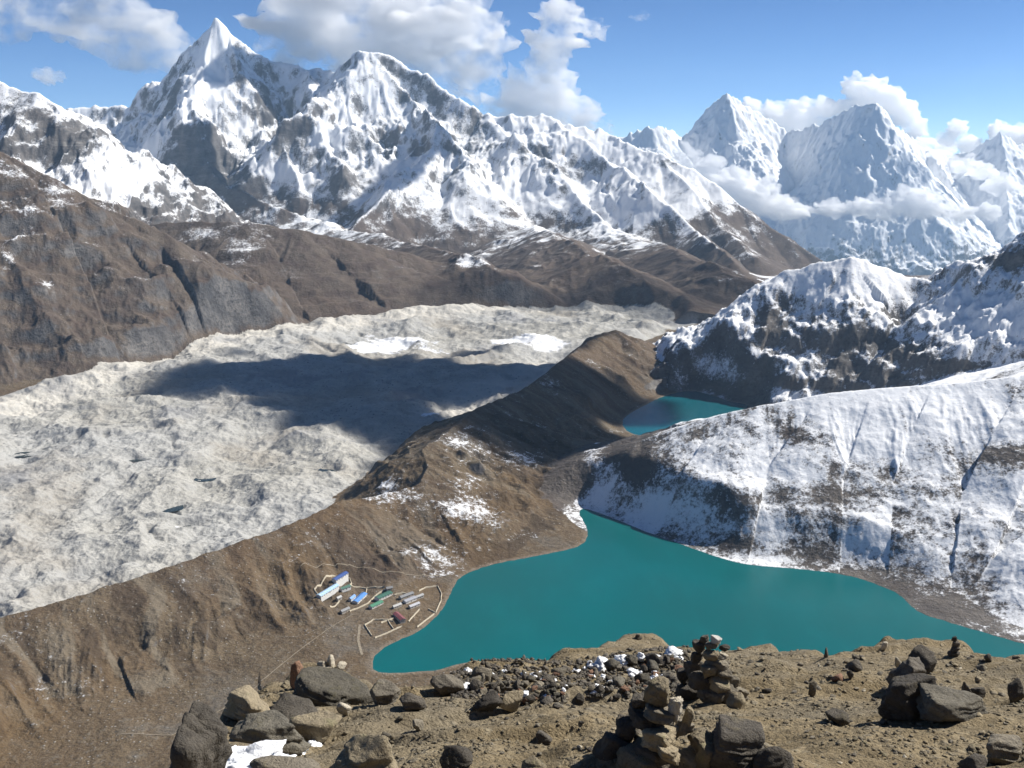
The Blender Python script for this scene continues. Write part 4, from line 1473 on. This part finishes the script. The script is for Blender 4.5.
for a in [(222, 762, 30, 36), (262, 758, 52, 26), (292, 752, 40, 16), (312, 746, 22, 10), (240, 768, 70, 22), (280, 764, 60, 14), (692, 696, 20, 14), (699, 690, 14, 10), (686, 694, 10, 14), (919, 712, 12, 20), (921, 708, 8, 14)]:
    snow_lump(*a)
for i in range(46):
    px = R2.uniform(466, 685)
    lo = np.interp(px, [460, 500, 560, 620, 690], [676, 668, 664, 660, 658])
    hi = np.interp(px, [460, 500, 560, 620, 690], [692, 698, 700, 690, 676])
    snow_lump(px, R2.uniform(lo, hi), R2.uniform(4, 13), R2.uniform(3, 7))
for a in [(600, 668, 22, 9), (622, 664, 18, 8), (640, 660, 10, 10), (672, 656, 22, 10), (632, 674, 14, 6), (526, 700, 12, 9), (468, 674, 8, 8), (464, 690, 12, 6)]:
    snow_lump(*a, lift=.03)
tag(link('snow_patches', mesh_from('snow_patches', np.concatenate(sv), np.concatenate(sf)), M_SNOW), kind='stuff')

# ------------------------------------------------------------------ the village by the lake
def flat_mat(name, a, b, rough=.6, scale=.6, metal=0.0, stripes=0.0):
    g = NT(name)
    P = g.n('ShaderNodeTexCoord').outputs['Object']
    n1 = g.noise(P, scale, 5, .6)
    col = g.mix(g.step(n1, .35, .65), a, b)
    bs = g.n('ShaderNodeBsdfPrincipled')
    g.put(bs.inputs['Base Color'], col)
    bs.inputs['Roughness'].default_value = rough
    bs.inputs['Metallic'].default_value = metal
    g.t.links.new(bs.outputs[0], g.out.inputs[0])
    return g.m


M_WALL = flat_mat('stone_house_wall', (.34, .31, .27), (.46, .43, .38), .9)
M_WHITEWALL = flat_mat('limewashed_wall', (.62, .61, .58), (.70, .69, .66), .9)
M_DRYWALL = flat_mat('dry_stone', (.33, .285, .21), (.48, .43, .33), .9, 1.1)
M_DOOR = flat_mat('dark_wood', (.07, .045, .03), (.10, .07, .045), .7)
M_PANE = flat_mat('window_glass', (.03, .04, .05), (.05, .06, .07), .15)
ROOFS = {k: flat_mat(k + '_roof_sheet', a, b, .45) for k, a, b in [
    ('light_blue', (.22, .42, .66), (.50, .62, .74)), ('dark_blue', (.025, .06, .20), (.05, .10, .30)), ('blue', (.06, .20, .52), (.12, .28, .60)), ('green', (.03, .16, .09), (.06, .22, .13)),
    ('dark_green', (.03, .10, .075), (.05, .14, .10)), ('grey', (.24, .25, .29), (.34, .35, .38)), ('maroon', (.17, .05, .06), (.24, .09, .09)), ('slate', (.14, .15, .16), (.2, .2, .21))]}


def gz1(x, y):
    return height(np.atleast_1d(np.asarray(x, float)), np.atleast_1d(np.asarray(y, float)))


def on_ground(px, py):
    d = ray(px, py)
    y = np.linspace(950, 1700, 1500)
    g = gz1(y * d[0] / d[1], y) - y * d[2] / d[1]
    k = int(np.argmax(g >= 0))
    return np.array([y[k] * d[0] / d[1], y[k], y[k] * d[2] / d[1]])


def vp(x, y):
    return x / 6.4 + 300, y / 6.4 + 560


def box_mesh(name, lo, hi):
    bm = bmesh.new()
    bmesh.ops.create_cube(bm, size=1)
    for v in bm.verts:
        v.co = Vector([lo[i] + (v.co[i] + .5) * (hi[i] - lo[i]) for i in range(3)])
    me = bpy.data.meshes.new(name)
    bm.to_mesh(me)
    bm.free()
    return me


def house(a, b, width, roofc, label, wallh=2.8, rise=1.5, wall=None):
    pa, pb = on_ground(*vp(*a)), on_ground(*vp(*b))
    L = float(np.linalg.norm((pb - pa)[:2]))
    ang = math.atan2(pb[1] - pa[1], pb[0] - pa[0])
    c = (pa + pb) / 2
    hx, hy = L / 2, width / 2
    cxs = [c[:2] + np.array([math.cos(ang) * u * hx - math.sin(ang) * v * hy, math.sin(ang) * u * hx + math.cos(ang) * v * hy]) for u in (-1, 1) for v in (-1, 1)]
    zs = gz1([q[0] for q in cxs], [q[1] for q in cxs])
    z0, z1 = float(zs.min()), float(zs.max())
    e = bpy.data.objects.new('house', None)
    COL.objects.link(e)
    e.location = (c[0], c[1], z1)
    e.rotation_euler = (0, 0, ang)
    tag(e, label, 'house', 'houses of the lakeside village')
    wm = wall or M_WALL
    lowz = z0 - z1 - .4
    bm = bmesh.new()
    prof = [(-hy, lowz), (hy, lowz), (hy, wallh), (0, wallh + rise), (-hy, wallh)]
    v1 = [bm.verts.new((-hx, y, z)) for y, z in prof]
    v2 = [bm.verts.new((hx, y, z)) for y, z in prof]
    bm.faces.new(v1[::-1])
    bm.faces.new(v2)
    for i in range(5):
        bm.faces.new((v1[i], v1[(i + 1) % 5], v2[(i + 1) % 5], v2[i]))
    bmesh.ops.recalc_face_normals(bm, faces=bm.faces)
    me = bpy.data.meshes.new('wall')
    bm.to_mesh(me)
    bm.free()
    link('wall', me, wm, e)
    bm = bmesh.new()
    ov, t = .5, .14
    sl = rise / hy
    for sgn in (-1, 1):
        q = []
        for x in (-hx - ov, hx + ov):
            for (y, z) in ((0, wallh + rise + .05), (sgn * (hy + ov), wallh - sl * ov + .05)):
                q.append(bm.verts.new((x, y, z)))
                q.append(bm.verts.new((x, y, z + t)))
        A, A2, B, B2, C, C2, D, D2_ = q
        for fc in ((A2, B2, D2_, C2), (A, C, D, B), (A, B, B2, A2), (C, C2, D2_, D), (B, D, D2_, B2), (A, A2, C2, C)):
            bm.faces.new(fc)
    bmesh.ops.recalc_face_normals(bm, faces=bm.faces)
    me = bpy.data.meshes.new('roof')
    bm.to_mesh(me)
    bm.free()
    link('roof', me, ROOFS[roofc], e)
    # doors and windows on the long side that looks up to us
    side = -1 if math.cos(ang) > 0 else 1
    yw = side * hy
    link('door', box_mesh('door', (-.5, yw - .06, 0), (.5, yw + .06, 2.0)), M_DOOR, e)
    nwin = max(2, int(L / 4.5))
    for i in range(nwin):
        x = -hx + (i + .5) * L / nwin
        if abs(x) < 1.2:
            continue
        w_ = link('window', box_mesh('window', (x - .6, yw - .05, .9), (x + .6, yw + .05, 2.0)), M_DOOR, e)
        link('pane', box_mesh('pane', (x - .5, yw - .08, 1.0), (x + .5, yw + .08, 1.9)), M_PANE, w_)
    return e


house((120, 246), (236, 184), 7.5, 'light_blue', 'long house with a pale blue and white roof at the left end of the village', wall=M_WHITEWALL)
house((218, 152), (296, 128), 7.5, 'dark_blue', 'house with a dark blue roof behind the long pale blue house', wall=M_WHITEWALL)
house((262, 200), (318, 182), 6, 'dark_green', 'small dark roofed house with a white gable end, right of the long pale blue house', wall=M_WHITEWALL)
house((352, 280), (412, 226), 8, 'blue', 'house with a bright blue roof standing alone in the middle of the village', wall=M_WHITEWALL)
house((492, 262), (578, 218), 9, 'dark_green', 'larger house with a dark green roof beside the field walls', wall=M_WHITEWALL)
house((450, 312), (522, 278), 7, 'green', 'lower house with a light green roof in front of the dark green one', wall=M_WHITEWALL)
house((640, 252), (720, 222), 6, 'slate', 'low slate roofed hut at the back right of the village')
house((668, 278), (735, 252), 7, 'grey', 'pale grey roofed house in the right half of the village', wall=M_WHITEWALL)
house((700, 312), (760, 290), 5, 'grey', 'small grey roofed hut in front of the pale grey roofed house')
house((612, 352), (660, 405), 7, 'maroon', 'house with a maroon roof at the front right near the lake')
house((262, 345), (312, 320), 5, 'slate', 'tiny hut with a grey roof at the front left of the village')
house((595, 312), (645, 296), 4, 'slate', 'narrow dark hut between the green roofed houses and the grey ones')

house((552, 200), (590, 186), 4.5, 'slate', 'lone slate roofed hut above the dark green roofed house', wall=M_WALL)
house((742, 250), (786, 236), 4.5, 'slate', 'rightmost slate roofed hut of the village, near the shore')
house((320, 268), (348, 250), 4, 'blue', 'tiny blue roofed shed beside the bright blue roofed house', wall=M_WHITEWALL)
house((236, 262), (262, 248), 4, 'slate', 'small shed just below the long pale blue house')


def ribbon(pts, width, hgt, lift=0.0, jit=.0, seed=0, step=2.5):
    """a wall or path that follows the ground along world points"""
    P_ = []
    for a, b in zip(pts[:-1], pts[1:]):
        k = max(1, int(np.linalg.norm((b - a)[:2]) / step))
        for i in range(k):
            P_.append(a + (b - a) * i / k)
    P_.append(pts[-1])
    P_ = np.array(P_)
    r = np.random.default_rng(seed)
    P_[:, :2] += r.uniform(-jit, jit, (len(P_), 2))
    t = np.gradient(P_[:, :2], axis=0)
    t /= np.linalg.norm(t, axis=1, keepdims=True) + 1e-9
    nrm = np.stack([-t[:, 1], t[:, 0]], 1)
    L_ = P_[:, :2] + nrm * width / 2
    R_ = P_[:, :2] - nrm * width / 2
    zl = gz1(L_[:, 0], L_[:, 1])
    zr = gz1(R_[:, 0], R_[:, 1])
    hh = hgt * (1 + r.uniform(-.2, .2, len(P_))) if hgt else np.zeros(len(P_))
    if hgt:
        V_ = np.concatenate([np.c_[L_, zl - .5], np.c_[L_ * .8 + R_ * .2, np.maximum(zl, zr) + hh], np.c_[R_ * .8 + L_ * .2, np.maximum(zl, zr) + hh], np.c_[R_, zr - .5]])
        n_ = len(P_)
        i = np.arange(n_ - 1)
        f = np.concatenate([np.stack([i + k * n_, i + 1 + k * n_, i + 1 + (k + 1) * n_, i + (k + 1) * n_], 1) for k in range(3)] )
        caps = np.array([[0, n_, 2 * n_, 3 * n_], [n_ - 1, 4 * n_ - 1, 3 * n_ - 1, 2 * n_ - 1]])
        f = np.concatenate([f[:, ::-1], caps])
    else:
        mid = (L_ + R_) / 2
        V_ = np.concatenate([np.c_[L_, zl + lift], np.c_[R_, zr + lift]])
        n_ = len(P_)
        i = np.arange(n_ - 1)
        f = np.stack([i, i + n_, i + 1 + n_, i + 1], 1)
    return V_, f


def dry_wall(pts, label):
    w = [on_ground(*vp(*p)) for p in pts]
    v, f = ribbon(w, 1.5, 1.5, jit=.25, seed=len(label))
    o = link('stone_wall', mesh_from('stone_wall', v, f, smooth=False), M_DRYWALL)
    tag(o, label, 'wall', 'dry stone field walls of the village')


dry_wall([(92, 195), (140, 150), (205, 103)], 'field wall behind the long pale blue house at the far left')
dry_wall([(92, 195), (118, 235)], 'short field wall at the left gable of the long pale blue house')
dry_wall([(318, 172), (380, 178), (545, 172)], 'straight wall running behind the bright blue and green houses')
dry_wall([(318, 332), (432, 282), (490, 225), (545, 190)], 'long wall climbing from the tiny hut past the bright blue house')
dry_wall([(190, 300), (255, 262)], 'short wall below the right end of the long pale blue house')
dry_wall([(460, 490), (414, 420), (470, 385), (560, 386), (600, 396)], 'wall round the back of the empty field near the lake')
dry_wall([(480, 500), (560, 470), (655, 425)], 'wall along the lake side of the empty field')
dry_wall([(695, 395), (735, 352), (765, 318)], 'wall between the maroon roofed house and the lakeside paddock')
dry_wall([(750, 432), (800, 392), (862, 345)], 'wall along the shore side of the lakeside paddock')
dry_wall([(820, 318), (868, 340), (885, 300), (902, 262)], 'bent wall at the shore end right of the village')
dry_wall([(520, 405), (600, 375)], 'low wall in front of the maroon roofed house')
dry_wall([(610, 225), (660, 215), (715, 228)], 'wall behind the grey roofed houses')

dry_wall([(205, 103), (250, 112), (318, 118)], 'wall above the dark blue roofed house')
dry_wall([(318, 118), (330, 150), (318, 172)], 'short cross wall right of the dark blue roofed house')
dry_wall([(430, 180), (420, 225)], 'cross wall between the bright blue and dark green roofed houses')
dry_wall([(760, 200), (800, 180), (880, 170)], 'wall of the upper paddock at the right end of the village')
dry_wall([(880, 170), (905, 215), (902, 262)], 'wall running down to the shore at the right end of the village')
dry_wall([(560, 386), (580, 420), (600, 446)], 'cross wall splitting the empty field')


def mat_path():
    return flat_mat('trodden_earth', (.20, .165, .12), (.27, .23, .17), .95, .3)


M_PATH = mat_path()


def path(pix, width, far=False):
    w = [hit(*p) if far else on_ground(*p) for p in pix]
    v, f = ribbon(w, width, 0, .35, .3, 5, 3.0)
    tag(link('path', mesh_from('path', v, f), M_PATH), kind='structure')


path([(300, 567), (330, 565), (352, 566), (378, 571), (410, 575), (440, 576)], 1.5)
path([(120, 768), (150, 748), (172, 738), (200, 722), (240, 700), (268, 676), (300, 650), (330, 628), (352, 615)], 1.3)
path([(360, 625), (358, 640), (362, 655)], 3.0)


#MARK_END
# ------------------------------------------------------------------ light
w = bpy.data.worlds.new('World')
sc.world = w
w.use_nodes = True
wt = w.node_tree
wt.nodes.clear()
sky = wt.nodes.new('ShaderNodeTexSky')
sky.sky_type = 'NISHITA'
sky.sun_disc = False
sky.sun_elevation = SUN_EL
sky.sun_rotation = SUN_AZ
sky.altitude = 5000
sky.air_density = 0.6
sky.dust_density = 0.0
sky.ozone_density = 3.0
bg = wt.nodes.new('ShaderNodeBackground')
bg.inputs['Strength'].default_value = .085
wo = wt.nodes.new('ShaderNodeOutputWorld')
hs = wt.nodes.new('ShaderNodeHueSaturation')
hs.inputs['Saturation'].default_value = 1.12
wt.links.new(sky.outputs[0], hs.inputs['Color'])
wt.links.new(hs.outputs[0], bg.inputs[0])
wt.links.new(bg.outputs[0], wo.inputs[0])
sd = bpy.data.lights.new('sun', 'SUN')
sd.energy = 5.0
sd.angle = rad(.5)
sd.color = (1.0, .955, .88)
so = bpy.data.objects.new('sun', sd)
so.rotation_euler = Vector(SUN).to_track_quat('Z', 'Y').to_euler()
COL.objects.link(so)
vs = sc.view_settings
vs.view_transform = 'Standard'
vs.look = 'None'
vs.exposure = 0.6
vs.gamma = 1.0
vs.use_curve_mapping = False
cy = sc.cycles
cy.use_denoising = True
cy.max_bounces = 48
cy.diffuse_bounces = 3
cy.glossy_bounces = 2
cy.volume_bounces = 48
cy.transparent_max_bounces = 12
cy.use_adaptive_sampling = True
cy.adaptive_threshold = 0.02
